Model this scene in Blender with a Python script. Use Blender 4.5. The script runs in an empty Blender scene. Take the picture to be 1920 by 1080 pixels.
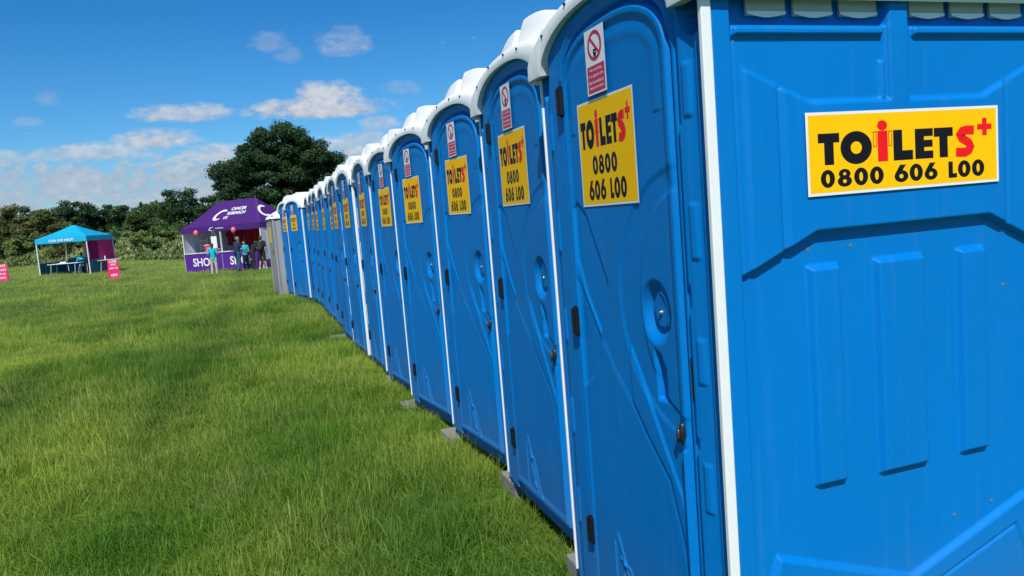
import bpy, bmesh, math, random
import numpy as np
from mathutils import Vector, Matrix, noise as mnoise
random.seed(7); rng = np.random.default_rng(11)
R = math.radians
scene = bpy.context.scene
col = scene.collection

# ------------------------------------------------------------------ helpers
def mat(name, color, rough=0.5, spec=0.5, metal=0.0, noise=None, bump=None, trans=0.0, coat=0.0, alpha_sheen=0.0):
    """procedural principled material; noise=(scale, amount) varies the base colour, bump=(scale, strength, distance)"""
    m = bpy.data.materials.new(name); m.use_nodes = True
    nt = m.node_tree; b = nt.nodes['Principled BSDF']
    b.inputs['Base Color'].default_value = (*color, 1); b.inputs['Roughness'].default_value = rough
    b.inputs['Specular IOR Level'].default_value = spec; b.inputs['Metallic'].default_value = metal
    b.inputs['Coat Weight'].default_value = coat
    tc = nt.nodes.new('ShaderNodeTexCoord')
    if noise:
        n = nt.nodes.new('ShaderNodeTexNoise'); n.inputs['Scale'].default_value = noise[0]; n.inputs['Detail'].default_value = 6
        nt.links.new(tc.outputs['Object'], n.inputs['Vector'])
        mx = nt.nodes.new('ShaderNodeMix'); mx.data_type = 'RGBA'
        a = noise[1]
        mx.inputs['A'].default_value = (*[c*(1-a) for c in color], 1); mx.inputs['B'].default_value = (*[min(1, c*(1+a)) for c in color], 1)
        nt.links.new(n.outputs['Fac'], mx.inputs['Factor']); nt.links.new(mx.outputs['Result'], b.inputs['Base Color'])
    if bump:
        n2 = nt.nodes.new('ShaderNodeTexNoise'); n2.inputs['Scale'].default_value = bump[0]; n2.inputs['Detail'].default_value = 4
        nt.links.new(tc.outputs['Object'], n2.inputs['Vector'])
        bp = nt.nodes.new('ShaderNodeBump'); bp.inputs['Strength'].default_value = bump[1]; bp.inputs['Distance'].default_value = bump[2]
        nt.links.new(n2.outputs['Fac'], bp.inputs['Height']); nt.links.new(bp.outputs['Normal'], b.inputs['Normal'])
    if trans > 0:
        t = nt.nodes.new('ShaderNodeBsdfTranslucent'); t.inputs['Color'].default_value = (*[min(1, c*1.5) for c in color], 1)
        ms = nt.nodes.new('ShaderNodeMixShader'); ms.inputs[0].default_value = trans
        out = nt.nodes['Material Output']
        nt.links.new(b.outputs[0], ms.inputs[1]); nt.links.new(t.outputs[0], ms.inputs[2]); nt.links.new(ms.outputs[0], out.inputs[0])
    return m

def link(o, parent=None):
    col.objects.link(o)
    if parent is not None: o.parent = parent
    return o
def mesh_from(name, verts, faces, mats, mi=None, smooth=False):
    me = bpy.data.meshes.new(name); me.from_pydata([tuple(v) for v in verts], [], [tuple(f) for f in faces])
    for m in (mats if isinstance(mats, (list, tuple)) else [mats]): me.materials.append(m)
    if mi is not None: me.polygons.foreach_set('material_index', mi)
    if smooth: me.polygons.foreach_set('use_smooth', [True]*len(me.polygons))
    me.update(); return me
def add(name, me, parent=None, loc=None, rot=None):
    o = bpy.data.objects.new(name, me); link(o, parent)
    if loc is not None: o.location = loc
    if rot is not None: o.rotation_euler = rot
    return o
def tag(o, label=None, cat=None, group=None, kind=None):
    for k, v in (('label', label), ('category', cat), ('group', group), ('kind', kind)):
        if v: o[k] = v
    return o
def empty(name, loc, rz=0, label=None, cat=None, group=None):
    o = bpy.data.objects.new(name, None); link(o); o.location = loc; o.rotation_euler = (0, 0, rz); o.empty_display_size = .1
    return tag(o, label, cat, group)
def copy_tree(o, parent=None):
    c = o.copy(); col.objects.link(c); c.parent = parent
    for ch in list(o.children): copy_tree(ch, c)
    return c

class MB:
    """collects shapes for ONE mesh"""
    def __init__(s): s.v = []; s.f = []; s.mi = []
    def face_list(s, vs, fs, m=0):
        n = len(s.v); s.v += [tuple(v) for v in vs]; s.f += [tuple(i+n for i in f) for f in fs]; s.mi += [m]*len(fs)
    def box(s, a, b, m=0):
        (x0, y0, z0), (x1, y1, z1) = a, b
        s.face_list([(x0,y0,z0),(x1,y0,z0),(x1,y1,z0),(x0,y1,z0),(x0,y0,z1),(x1,y0,z1),(x1,y1,z1),(x0,y1,z1)],
                    [(0,3,2,1),(4,5,6,7),(0,1,5,4),(1,2,6,5),(2,3,7,6),(3,0,4,7)], m)
    def tube(s, pts, r, n=8, m=0, caps=True):
        pts = [Vector(p) for p in pts]; rs = r if isinstance(r, (list, tuple)) else [r]*len(pts)
        rings = []
        for i, p in enumerate(pts):
            d = (pts[min(i+1, len(pts)-1)] - pts[max(i-1, 0)]).normalized()
            up = Vector((0, 0, 1)) if abs(d.z) < .9 else Vector((1, 0, 0))
            a = d.cross(up).normalized(); b = d.cross(a)
            rings.append([p + (a*math.cos(2*math.pi*k/n) + b*math.sin(2*math.pi*k/n))*rs[i] for k in range(n)])
        vs = [v for rg in rings for v in rg]; fs = []
        for i in range(len(pts)-1):
            for k in range(n): fs.append((i*n+k, i*n+(k+1) % n, (i+1)*n+(k+1) % n, (i+1)*n+k))
        if caps: fs.append(tuple(range(n-1, -1, -1))); fs.append(tuple(range((len(pts)-1)*n, len(pts)*n)))
        s.face_list(vs, fs, m)
    def ball(s, c, r, m=0, seg=12, rings=8):
        c = Vector(c); rr = r if isinstance(r, (tuple, list)) else (r, r, r); vs = []; fs = []
        for i in range(rings+1):
            t = math.pi*i/rings
            for k in range(seg):
                a = 2*math.pi*k/seg
                vs.append((c.x+rr[0]*math.sin(t)*math.cos(a), c.y+rr[1]*math.sin(t)*math.sin(a), c.z+rr[2]*math.cos(t)))
        for i in range(rings):
            for k in range(seg): fs.append((i*seg+k, i*seg+(k+1) % seg, (i+1)*seg+(k+1) % seg, (i+1)*seg+k))
        s.face_list(vs, fs, m)
    def mesh(s, name, mats, smooth=False): return mesh_from(name, s.v, s.f, mats, s.mi, smooth)
    def add(s, name, mats, parent=None, smooth=False, loc=None, bevel=0):
        o = add(name, s.mesh(name, mats, smooth), parent, loc)
        if bevel:
            md = o.modifiers.new('bevel', 'BEVEL'); md.width = bevel; md.segments = 2; md.limit_method = 'ANGLE'
        return o

def grid_mesh(name, P, mats, smooth=True, flip=False):
    """P: (ny, nx, 3) array"""
    ny, nx, _ = P.shape; me = bpy.data.meshes.new(name)
    me.vertices.add(ny*nx); me.vertices.foreach_set('co', P.reshape(-1).astype(np.float32))
    i = np.arange((ny-1)*(nx-1)); r = i//(nx-1); c = i % (nx-1); a = r*nx+c
    q = np.stack([a, a+1, a+nx+1, a+nx], 1)
    if flip: q = q[:, ::-1]
    nf = len(q); me.loops.add(nf*4); me.loops.foreach_set('vertex_index', q.reshape(-1).astype(np.int32))
    me.polygons.add(nf); me.polygons.foreach_set('loop_start', np.arange(nf, dtype=np.int32)*4)
    me.polygons.foreach_set('use_smooth', np.full(nf, smooth))
    me.update(calc_edges=True); me.validate()
    for m in (mats if isinstance(mats, (list, tuple)) else [mats]): me.materials.append(m)
    return me
def raw_quads(name, V, mats, smooth=False, attr=None, nv=4):
    """V: (n, nv, 3) separate faces with nv corners each"""
    n = len(V); me = bpy.data.meshes.new(name); me.vertices.add(n*nv); me.vertices.foreach_set('co', V.reshape(-1).astype(np.float32))
    me.loops.add(n*nv); me.loops.foreach_set('vertex_index', np.arange(n*nv, dtype=np.int32))
    me.polygons.add(n); me.polygons.foreach_set('loop_start', np.arange(n, dtype=np.int32)*nv)
    me.update(calc_edges=True)
    if attr is not None:
        at = me.attributes.new('tint', 'FLOAT', 'FACE'); at.data.foreach_set('value', attr.astype(np.float32))
    me.materials.append(mats); return me

def sdpoly(X, Y, poly):
    """signed distance to a polygon, negative inside"""
    n = len(poly); d = np.full(X.shape, 1e9); s = np.ones(X.shape)
    for i in range(n):
        ax, ay = poly[i]; bx, by = poly[i-1]
        ex, ey = bx-ax, by-ay; wx, wy = X-ax, Y-ay
        t = np.clip((wx*ex+wy*ey)/(ex*ex+ey*ey+1e-12), 0, 1)
        qx, qy = wx-ex*t, wy-ey*t; d = np.minimum(d, qx*qx+qy*qy)
        c1 = Y >= ay; c2 = Y < by; c3 = ex*wy > ey*wx
        al = c1 & c2 & c3; nn = (~c1) & (~c2) & (~c3); s = np.where(al | nn, -s, s)
    return s*np.sqrt(d)
def ramp(d, w):
    t = np.clip(d/w, 0, 1); return t*t*(3-2*t)*.35 + t*.65
def plate(X, Y, poly, w): return ramp(-sdpoly(X, Y, poly), w)      # 1 inside, chamfer of width w inside the outline
def ell(X, Y, c, r): return (np.sqrt(((X-c[0])/r[0])**2+((Y-c[1])/r[1])**2)-1)*min(r)
def rect(x0, y0, x1, y1): return [(x0, y0), (x1, y0), (x1, y1), (x0, y1)]
def stroke_d(X, Y, pts):
    d = np.full(X.shape, 1e9)
    for (ax, ay), (bx, by) in zip(pts[:-1], pts[1:]):
        ex, ey = bx-ax, by-ay; wx, wy = X-ax, Y-ay
        t = np.clip((wx*ex+wy*ey)/(ex*ex+ey*ey), 0, 1); d = np.minimum(d, np.hypot(wx-ex*t, wy-ey*t))
    return d

# ------------------------------------------------------------------ materials
def plastic(name, c, rough=.38, dust=.12):
    m = bpy.data.materials.new(name); m.use_nodes = True; nt = m.node_tree; b = nt.nodes['Principled BSDF']; L = nt.links.new
    tc = nt.nodes.new('ShaderNodeTexCoord')
    n = nt.nodes.new('ShaderNodeTexNoise'); n.inputs['Scale'].default_value = 2.2; n.inputs['Detail'].default_value = 7; n.inputs['Roughness'].default_value = .6
    mp = nt.nodes.new('ShaderNodeMapping'); mp.inputs['Scale'].default_value = (1, 1, .45)
    L(tc.outputs['Object'], mp.inputs['Vector']); L(mp.outputs[0], n.inputs['Vector'])
    mx = nt.nodes.new('ShaderNodeMix'); mx.data_type = 'RGBA'
    mx.inputs['A'].default_value = (*[k*(1-dust) for k in c], 1); mx.inputs['B'].default_value = (*[min(1, k*(1+dust)) for k in c], 1)
    L(n.outputs['Fac'], mx.inputs['Factor'])
    # dirt splashed up from the grass near the ground, fading upwards
    sp = nt.nodes.new('ShaderNodeSeparateXYZ'); L(tc.outputs['Object'], sp.inputs[0])
    mr = nt.nodes.new('ShaderNodeMapRange'); mr.inputs['From Min'].default_value = .06; mr.inputs['From Max'].default_value = .55
    mr.inputs['To Min'].default_value = .5; mr.inputs['To Max'].default_value = 0; L(sp.outputs['Z'], mr.inputs['Value'])
    n3 = nt.nodes.new('ShaderNodeTexNoise'); n3.inputs['Scale'].default_value = 26; n3.inputs['Detail'].default_value = 5; L(tc.outputs['Object'], n3.inputs['Vector'])
    mu = nt.nodes.new('ShaderNodeMath'); mu.operation = 'MULTIPLY'; L(mr.outputs[0], mu.inputs[0]); L(n3.outputs['Fac'], mu.inputs[1])
    mx2 = nt.nodes.new('ShaderNodeMix'); mx2.data_type = 'RGBA'; mx2.inputs['B'].default_value = (.11, .12, .09, 1)
    L(mu.outputs[0], mx2.inputs['Factor']); L(mx.outputs['Result'], mx2.inputs['A']); mp3 = nt.nodes.new('ShaderNodeMapping'); mp3.inputs['Scale'].default_value = (34, 34, 1.6); L(tc.outputs['Object'], mp3.inputs['Vector'])
    n5 = nt.nodes.new('ShaderNodeTexNoise'); n5.inputs['Scale'].default_value = 1; n5.inputs['Detail'].default_value = 5; L(mp3.outputs[0], n5.inputs['Vector'])
    r5 = nt.nodes.new('ShaderNodeMapRange'); r5.inputs['From Min'].default_value = .56; r5.inputs['From Max'].default_value = .80; r5.inputs['To Max'].default_value = .05; L(n5.outputs['Fac'], r5.inputs['Value'])
    mx3 = nt.nodes.new('ShaderNodeMix'); mx3.data_type = 'RGBA'; mx3.inputs['B'].default_value = (.20, .30, .42, 1)     # faint run marks and dust
    L(r5.outputs[0], mx3.inputs['Factor']); L(mx2.outputs['Result'], mx3.inputs['A']); L(mx3.outputs['Result'], b.inputs['Base Color'])
    r = nt.nodes.new('ShaderNodeMapRange'); r.inputs['To Min'].default_value = rough-.08; r.inputs['To Max'].default_value = rough+.12
    L(n.outputs['Fac'], r.inputs['Value']); L(r.outputs[0], b.inputs['Roughness'])
    b.inputs['Specular IOR Level'].default_value = .13
    n2 = nt.nodes.new('ShaderNodeTexNoise'); n2.inputs['Scale'].default_value = 9; n2.inputs['Detail'].default_value = 3; L(tc.outputs['Object'], n2.inputs['Vector'])
    n4 = nt.nodes.new('ShaderNodeTexNoise'); n4.inputs['Scale'].default_value = 420; n4.inputs['Detail'].default_value = 2; L(tc.outputs['Object'], n4.inputs['Vector'])
    bp = nt.nodes.new('ShaderNodeBump'); bp.inputs['Strength'].default_value = .35; bp.inputs['Distance'].default_value = .006
    L(n2.outputs['Fac'], bp.inputs['Height'])
    bp2 = nt.nodes.new('ShaderNodeBump'); bp2.inputs['Strength'].default_value = .12; bp2.inputs['Distance'].default_value = .0012
    L(n4.outputs['Fac'], bp2.inputs['Height']); L(bp.outputs['Normal'], bp2.inputs['Normal']); L(bp2.outputs['Normal'], b.inputs['Normal'])
    return m
M = {}
M['blue'] = plastic('toilet_blue_plastic', (.0, .177, .56), .45, .13)
M['white_roof'] = plastic('toilet_white_plastic', (.86, .87, .88), .45, .05)
M['grey_plastic'] = plastic('toilet_grey_plastic', (.30, .31, .32), .5, .08)
M['white_trim'] = mat('white_trim', (.80, .82, .84), .4, noise=(12, .06))
M['dark_gap'] = mat('dark_interior', (.012, .016, .022), .8)
M['black'] = mat('black_plastic', (.012, .012, .014), .35, noise=(30, .3))
M['hinge'] = mat('hinge_rubber', (.006, .006, .008), .6, .3, noise=(30, .3))
M['lock_metal'] = mat('dull_lock_metal', (.12, .12, .12), .4, metal=.8, noise=(50, .3))
M['steel'] = mat('zinc_steel', (.62, .64, .62), .3, metal=1.0, noise=(60, .15))
M['yellow'] = mat('sticker_yellow', (1.0, .53, .0), .6, .15, noise=(5, .05), bump=(7, .25, .006))
M['sticker_white'] = mat('sticker_white', (.78, .80, .80), .42, noise=(8, .04))
M['sticker_black'] = mat('sticker_black', (.006, .006, .010), .5, .2)
M['sticker_red'] = mat('sticker_red', (.85, .008, .012), .5, .2)
M['sign_red'] = mat('sign_crimson', (.55, .01, .07), .45)
M['concrete'] = mat('concrete_block', (.24, .235, .22), .9, noise=(25, .35), bump=(60, .8, .01))
def mesh_screen():
    m = bpy.data.materials.new('perforated_vent'); m.use_nodes = True; nt = m.node_tree; b = nt.nodes['Principled BSDF']; L = nt.links.new
    tc = nt.nodes.new('ShaderNodeTexCoord'); v = nt.nodes.new('ShaderNodeTexVoronoi'); v.inputs['Scale'].default_value = 170; v.inputs['Randomness'].default_value = .15
    L(tc.outputs['Object'], v.inputs['Vector'])
    cr = nt.nodes.new('ShaderNodeValToRGB'); cr.color_ramp.elements[0].position = .22; cr.color_ramp.elements[0].color = (.03, .05, .05, 1)
    cr.color_ramp.elements[1].position = .42; cr.color_ramp.elements[1].color = (.42, .46, .46, 1)
    L(v.outputs['Distance'], cr.inputs[0]); L(cr.outputs[0], b.inputs['Base Color']); b.inputs['Roughness'].default_value = .6
    return m
M['vent'] = mesh_screen()

# ------------------------------------------------------------------ lettering: flat shapes in a unit rectangle (u right, v down), stacked in thin layers
class Flat:
    def __init__(s): s.items = []; s.layer = 1
    def poly(s, pts, m, layer=None):
        s.items.append((pts, m, s.layer if layer is None else layer)); s.layer += .02
    def ring(s, cx, cy, rx, ry, ix, iy, m, n=36, icy=None):
        icy = cy if icy is None else icy
        o = [(cx+rx*math.cos(2*math.pi*k/n), cy+ry*math.sin(2*math.pi*k/n)) for k in range(n)]
        i = [(cx+ix*math.cos(2*math.pi*k/n), icy+iy*math.sin(2*math.pi*k/n)) for k in range(n)]
        for k in range(n):
            j = (k+1) % n; s.items.append(([o[k], o[j], i[j], i[k]], m, s.layer))
        s.layer += .02
    def disc(s, cx, cy, rx, ry, m, n=28): s.poly([(cx+rx*math.cos(2*math.pi*k/n), cy+ry*math.sin(2*math.pi*k/n)) for k in range(n)], m)
    def line(s, pts, w, m, asp=1.0):
        P = [Vector((p[0], p[1]/asp)) for p in pts]; L = []; Rr = []       # asp scales v to u so the line keeps its width
        for i, p in enumerate(P):
            if i == 0: d = (P[1]-P[0]).normalized()
            elif i == len(P)-1: d = (P[-1]-P[-2]).normalized()
            else: d = ((P[i]-P[i-1]).normalized()+(P[i+1]-P[i]).normalized()).normalized()
            nn = Vector((-d.y, d.x)); k = w/2
            if 0 < i < len(P)-1: k /= max(.5, nn.dot(Vector((-(P[i]-P[i-1]).normalized().y, (P[i]-P[i-1]).normalized().x))))
            L.append(p+nn*k); Rr.append(p-nn*k)
        for i in range(len(P)-1):
            s.items.append(([(q.x, q.y*asp) for q in (L[i], L[i+1], Rr[i+1], Rr[i])], m, s.layer))
        s.layer += .02
    def glyph(s, ch, x0, y0, x1, y1, m, asp=1.0):
        w, h = x1-x0, y1-y0; X = lambda u: x0+u*w; Y = lambda v: y0+v*h
        P = lambda *p: [(X(a), Y(b)) for a, b in p]
        if ch == 'T': s.poly(P((0, 0), (1, 0), (1, .3), (.72, .3), (.72, 1), (.28, 1), (.28, .3), (0, .3)), m)
        elif ch == 'L': s.poly(P((0, 0), (.46, 0), (.46, .68), (1, .68), (1, 1), (0, 1)), m)
        elif ch == 'l': s.poly(P((0, 0), (.52, 0), (.52, .74), (1, .72), (1, 1), (0, 1)), m)
        elif ch == 'E': s.poly(P((0, 0), (1, 0), (1, .26), (.5, .26), (.5, .38), (.97, .38), (.97, .62), (.5, .62), (.5, .74), (1, .74), (1, 1), (0, 1)), m)
        elif ch == 'O': s.ring(X(.5), Y(.5), .5*w, .53*h, .175*w, .2*h, m)
        elif ch == '0': s.ring(X(.5), Y(.5), .5*w, .52*h, .13*w, .27*h, m)
        elif ch == '8':
            s.ring(X(.5), Y(.27), .41*w, .28*h, .11*w, .09*h, m); s.ring(X(.5), Y(.7), .5*w, .32*h, .13*w, .11*h, m)
        elif ch == '6':
            s.ring(X(.5), Y(.66), .5*w, .36*h, .15*w, .13*h, m); s.poly(P((.42, -.02), (.86, -.02), (.5, .42), (.06, .52), (.10, .42)), m)
        elif ch == '+':
            a, b = .34, .66; s.poly(P((a, 0), (b, 0), (b, a), (1, a), (1, b), (b, b), (b, 1), (a, 1), (a, b), (0, b), (0, a), (a, a)), m)
        elif ch == 'S':
            pts = P((.93, .15), (.72, .145), (.55, .145), (.36, .18), (.26, .28), (.33, .39), (.5, .47), (.68, .56), (.76, .68), (.68, .8), (.5, .86), (.3, .86), (.06, .84))
            s.line(pts, .30*h/asp, m, asp)
        elif ch == 'i':
            s.poly(P((.27, .27), (.73, .27), (.73, 1), (.27, 1)), m); s.disc(X(.5), Y(.0+.09), .25*w, .125*h, m)
    def build(s, name, fn, mats, thick=.0006):
        """fn(u, v, layer) -> xyz"""
        vs = []; fs = []; mi = []
        for pts, m, ly in s.items:
            n = len(vs); vs += [fn(p[0], p[1], ly) for p in pts]; fs.append(tuple(range(n, n+len(pts)))); mi.append(m)
        return mesh_from(name, vs, fs, mats, mi)

_txt = {}
def text_mesh(body, bold=0.0, shear=0.0):
    """the outline of a word as vertices/faces at height 1, baseline 0 (built-in font, converted to a mesh)"""
    k = (body, bold, shear)
    if k in _txt: return _txt[k]
    cu = bpy.data.curves.new('lettering', 'FONT'); cu.body = body; cu.offset = bold; cu.shear = shear; cu.resolution_u = 3; cu.align_x = 'LEFT'
    o = bpy.data.objects.new('lettering', cu); col.objects.link(o)
    dg = bpy.context.evaluated_depsgraph_get(); me = bpy.data.meshes.new_from_object(o.evaluated_get(dg))
    V = [tuple(v.co[:2]) for v in me.vertices]; Fc = [tuple(p.vertices) for p in me.polygons]
    bpy.data.objects.remove(o); bpy.data.curves.remove(cu); bpy.data.meshes.remove(me)
    xs = [v[0] for v in V]; ys = [v[1] for v in V]; h = max(ys)-min(ys); x0 = min(xs); y0 = min(ys)
    V = [((x-x0)/h, (y-y0)/h) for x, y in V]; w = max(v[0] for v in V)
    _txt[k] = (V, Fc, w); return _txt[k]
def put_text(F, body, x0, y0, x1, y1, m, bold=0.02):
    V, Fc, w = text_mesh(body, bold); F.layer += .02
    for f in Fc: F.items.append(([(x0+V[i][0]/w*(x1-x0), y1-V[i][1]*(y1-y0)) for i in f], m, F.layer))
    F.layer += .02

# ------------------------------------------------------------------ the blue portable toilet
W, D = 1.12, 1.22            # width of the front (along local y), depth (along local x); the front looks to -x
ZE = 2.10                    # underside of the roof
def z_open(y):               # lower edge of the roof arch over the door
    v = np.clip(np.abs((y-.575)/.455), 0, 1); return 2.10+.162*(1-v**2.3)**(1/1.9)
def z_flange(y):
    v = np.clip(np.abs((y-.56)/.60), 0, 1); return 2.160+.160*(1-v**2.2)**(1/1.8)
def z_door(y):
    v = np.clip(np.abs((y-.528)/.373), 0, 1); return 1.985+.212*(1-v**2.6)**(1/2.4)

def side_wall_mesh(nx=300, nz=500):
    x = np.linspace(0, D, nx); z = np.linspace(.10, 2.16, nz); X, Z = np.meshgrid(x, z)
    up = [(.072, 1.377), (.31, 1.478), (.935, 1.478), (1.148, 1.377), (1.148, 2.4), (.072, 2.4)]
    post = 1-plate(X, Z, rect(.062, -1, 1.158, 2.5), .016)                         # corner posts
    LO = -.021
    h = LO+0*X
    h += .017*plate(X, Z, up, .005)
    sign = [(.214, 1.30), (.214, 1.872), (.303, 1.830), (.917, 1.830), (1.006, 1.872), (1.006, 1.30)]
    inup = plate(X, Z, up, .006)
    h += .005*plate(X, Z, sign, .012)*inup
    mid = [(.095, 1.30), (.095, 1.925), (.215, 1.872), (.303, 1.835), (.917, 1.835), (1.005, 1.872), (1.125, 1.925), (1.125, 1.30)]
    h += .008*plate(X, Z, mid, .014)*inup
    h -= .006*np.exp(-((X-.205)/.005)**2)*(Z < 1.87)*inup; h -= .006*np.exp(-((X-1.015)/.005)**2)*(Z < 1.87)*inup
    cc = ramp(-(np.abs(X-.61)-.044), .012)*ramp(Z-1.80, .02)                       # centre column
    h = np.maximum(h, LO+(.030)*cc)
    rb = plate(X, Z, rect(.541, 1.825, .566, 1.935), .008); h += .010*rb
    bar = np.maximum(plate(X, Z, rect(.066, 1.992, .562, 2.028), .010), plate(X, Z, rect(.658, 1.992, 1.154, 2.028), .010))
    h = np.maximum(h, LO+.032*bar)
    top = ramp(Z-2.026, .004)*ramp(-(np.abs(X-.61)-.552), .01)*(1-cc)
    h = h*(1-top) + (-.024)*top
    for a, b in ((.285, .398), (.515, .700), (.826, .940)):                          # ribs
        z0 = .757 if a > .5 and a < .6 else .762
        h += .021*plate(X, Z, rect(a, z0, b, 1.390), .015)
    low = [(.146, .600), (.62, .432), (1.095, .600), (1.15, .40), (1.15, -1), (.07, -1), (.07, .40)]
    h += .016*plate(X, Z, low, .016)
    low2 = [(.20, .50), (.62, .36), (1.04, .50), (1.09, .38), (1.09, -1), (.13, -1), (.13, .38)]
    h -= .007*np.exp(-(sdpoly(X, Z, low2)/.004)**2)
    h = h*(1-post) + .006*post
    edge = np.minimum(X, D-X); h -= .012*(1-np.clip(edge/.014, 0, 1))**2
    P = np.stack([X, -h, Z], -1)
    return grid_mesh('side_wall', P, M['blue'], flip=False)

def front_frame_mesh(ny=210, nz=400):
    y = np.linspace(0.0, W, ny); t = np.linspace(0, 1, nz)
    zt = np.maximum(z_open(y)+.03, 2.135); Y = np.repeat(y[None], nz, 0); Z = .10+(zt-.10)[None]*t[:, None]
    h = 0*Y
    dpoly = [(.150, -1)]+[(yy, float(z_door(np.array(yy)))+.012) for yy in np.linspace(.150, .906, 40)]+[(.906, -1)]
    h -= .022*plate(Y, Z, dpoly, .008)
    h -= .010*plate(Y, Z, rect(.122, .14, .150, 2.09), .008)                         # rebate beside the door
    for z0, z1 in ((1.81, 1.955), (1.43, 1.585), (1.085, 1.215), (.72, .865), (.36, .50)):
        h += .006*plate(Y, Z, rect(.074, z0, .106, z1), .006)
        h += .006*plate(Y, Z, rect(1.0, z0, 1.035, z1), .006)
    for z0, z1 in ((1.36, 1.80), (.93, 1.30), (.50, .90), (.16, .44)):
        h += .007*plate(Y, Z, rect(.118, z0, .137, z1), .007)
    h += .008*(1-plate(Y, Z, rect(.05, -1, 1.07, 3), .012))
    for cy in (.062, 1.058): h -= .085*ramp(-ell(Y, Z, (cy, 2.12), (.053, .105)), .004)
    h += .006*np.exp(-(sdpoly(Y, Z, [(yy, zz+.035) for yy, zz in dpoly])/.012)**2)*(Z > 2.05)
    h += .015-.032*np.clip((.112-Y)/.112, 0, 1)-.026*np.clip((Y-1.01)/.11, 0, 1)       # the jambs fall back towards the corners
    P = np.stack([-h, Y, Z], -1)
    return grid_mesh('door_frame', P, M['blue'], flip=True)

def door_mesh(ny=190, nz=520):
    y0, y1 = .157, .899
    y = np.linspace(y0, y1, ny); t = np.linspace(0, 1, nz); zt = z_door(y)
    Y = np.repeat(y[None], nz, 0); Z = .135+(zt-.135)[None]*t[:, None]
    out = [(y0, .135)]+[(float(a), float(b)) for a, b in zip(y, zt)]+[(y1, .135)]
    e = -sdpoly(Y, Z, out)
    h = -.03+.042*np.clip(e/.016, 0, 1)**.6                                           # rounded rim
    h -= .008*ramp(e-.030, .022)                                                      # panel sits back behind a bead
    h += .0025*np.exp(-((e-.085)/.02)**2)*(Z > 1.85)                                   # soft second arch
    # moulded pattern
    wedge = [(.497, 1.16), (.497, .962), (.40, .862), (.284, .76), (.225, .60), (.19, .45), (.19, .66), (.214, .733), (.30, .865), (.40, 1.02)]
    h += .006*plate(Y, Z, wedge, .010)
    lowp = [(.497, .962), (.40, .862), (.284, .76), (.225, .60), (.19, .45), (.19, .16), (.86, .16), (.86, .94), (.80, 1.01), (.73, 1.10), (.68, 1.14), (.60, 1.05)]
    h += .003*plate(Y, Z, lowp, .02)
    tri = [(.862, 1.41), (.862, 1.60), (.83, 1.62), (.76, 1.575), (.62, 1.338), (.70, 1.146), (.80, 1.28)]
    h -= .006*plate(Y, Z, tri, .010)
    tri2 = [(.87, 1.36), (.702, 1.146), (.715, 1.06), (.78, .985), (.87, .934)]
    h -= .005*plate(Y, Z, tri2, .010)
    d1 = ell(Y, Z, (.13, 1.30), (.42, .40)); h -= .004*ramp(-d1, .018)                # big arcs round the handle
    d2 = ell(Y, Z, (.15, 1.30), (.26, .335)); h += .005*ramp(-d2, .012)
    dh = ell(Y, Z, (.315, 1.268), (.088, .100)); h -= .030*ramp(-dh, .040)            # dished grip
    di = ell(Y, Z, (.300, 1.275), (.050, .066)); h += .017*ramp(-di, .010)
    h -= .022*plate(Y, Z, [(.268, .995), (.340, .995), (.340, 1.160), (.30, 1.145), (.272, 1.10)], .010)
    for pts in ([(.67, .44), (.60, .31), (.585, .20)], [(.655, .36), (.585, .34), (.545, .22), (.50, .17)], [(.70, .40), (.70, .18)], [(.64, .30), (.56, .18)]):
        h += .006*np.clip(1-stroke_d(Y, Z, pts)/.009, 0, 1)
    h += .010*plate(Y, Z, rect(.172, .16, .186, .885), .006)
    P = np.stack([-h, Y, Z], -1)
    return grid_mesh('door', P, M['blue'], flip=True)

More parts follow.
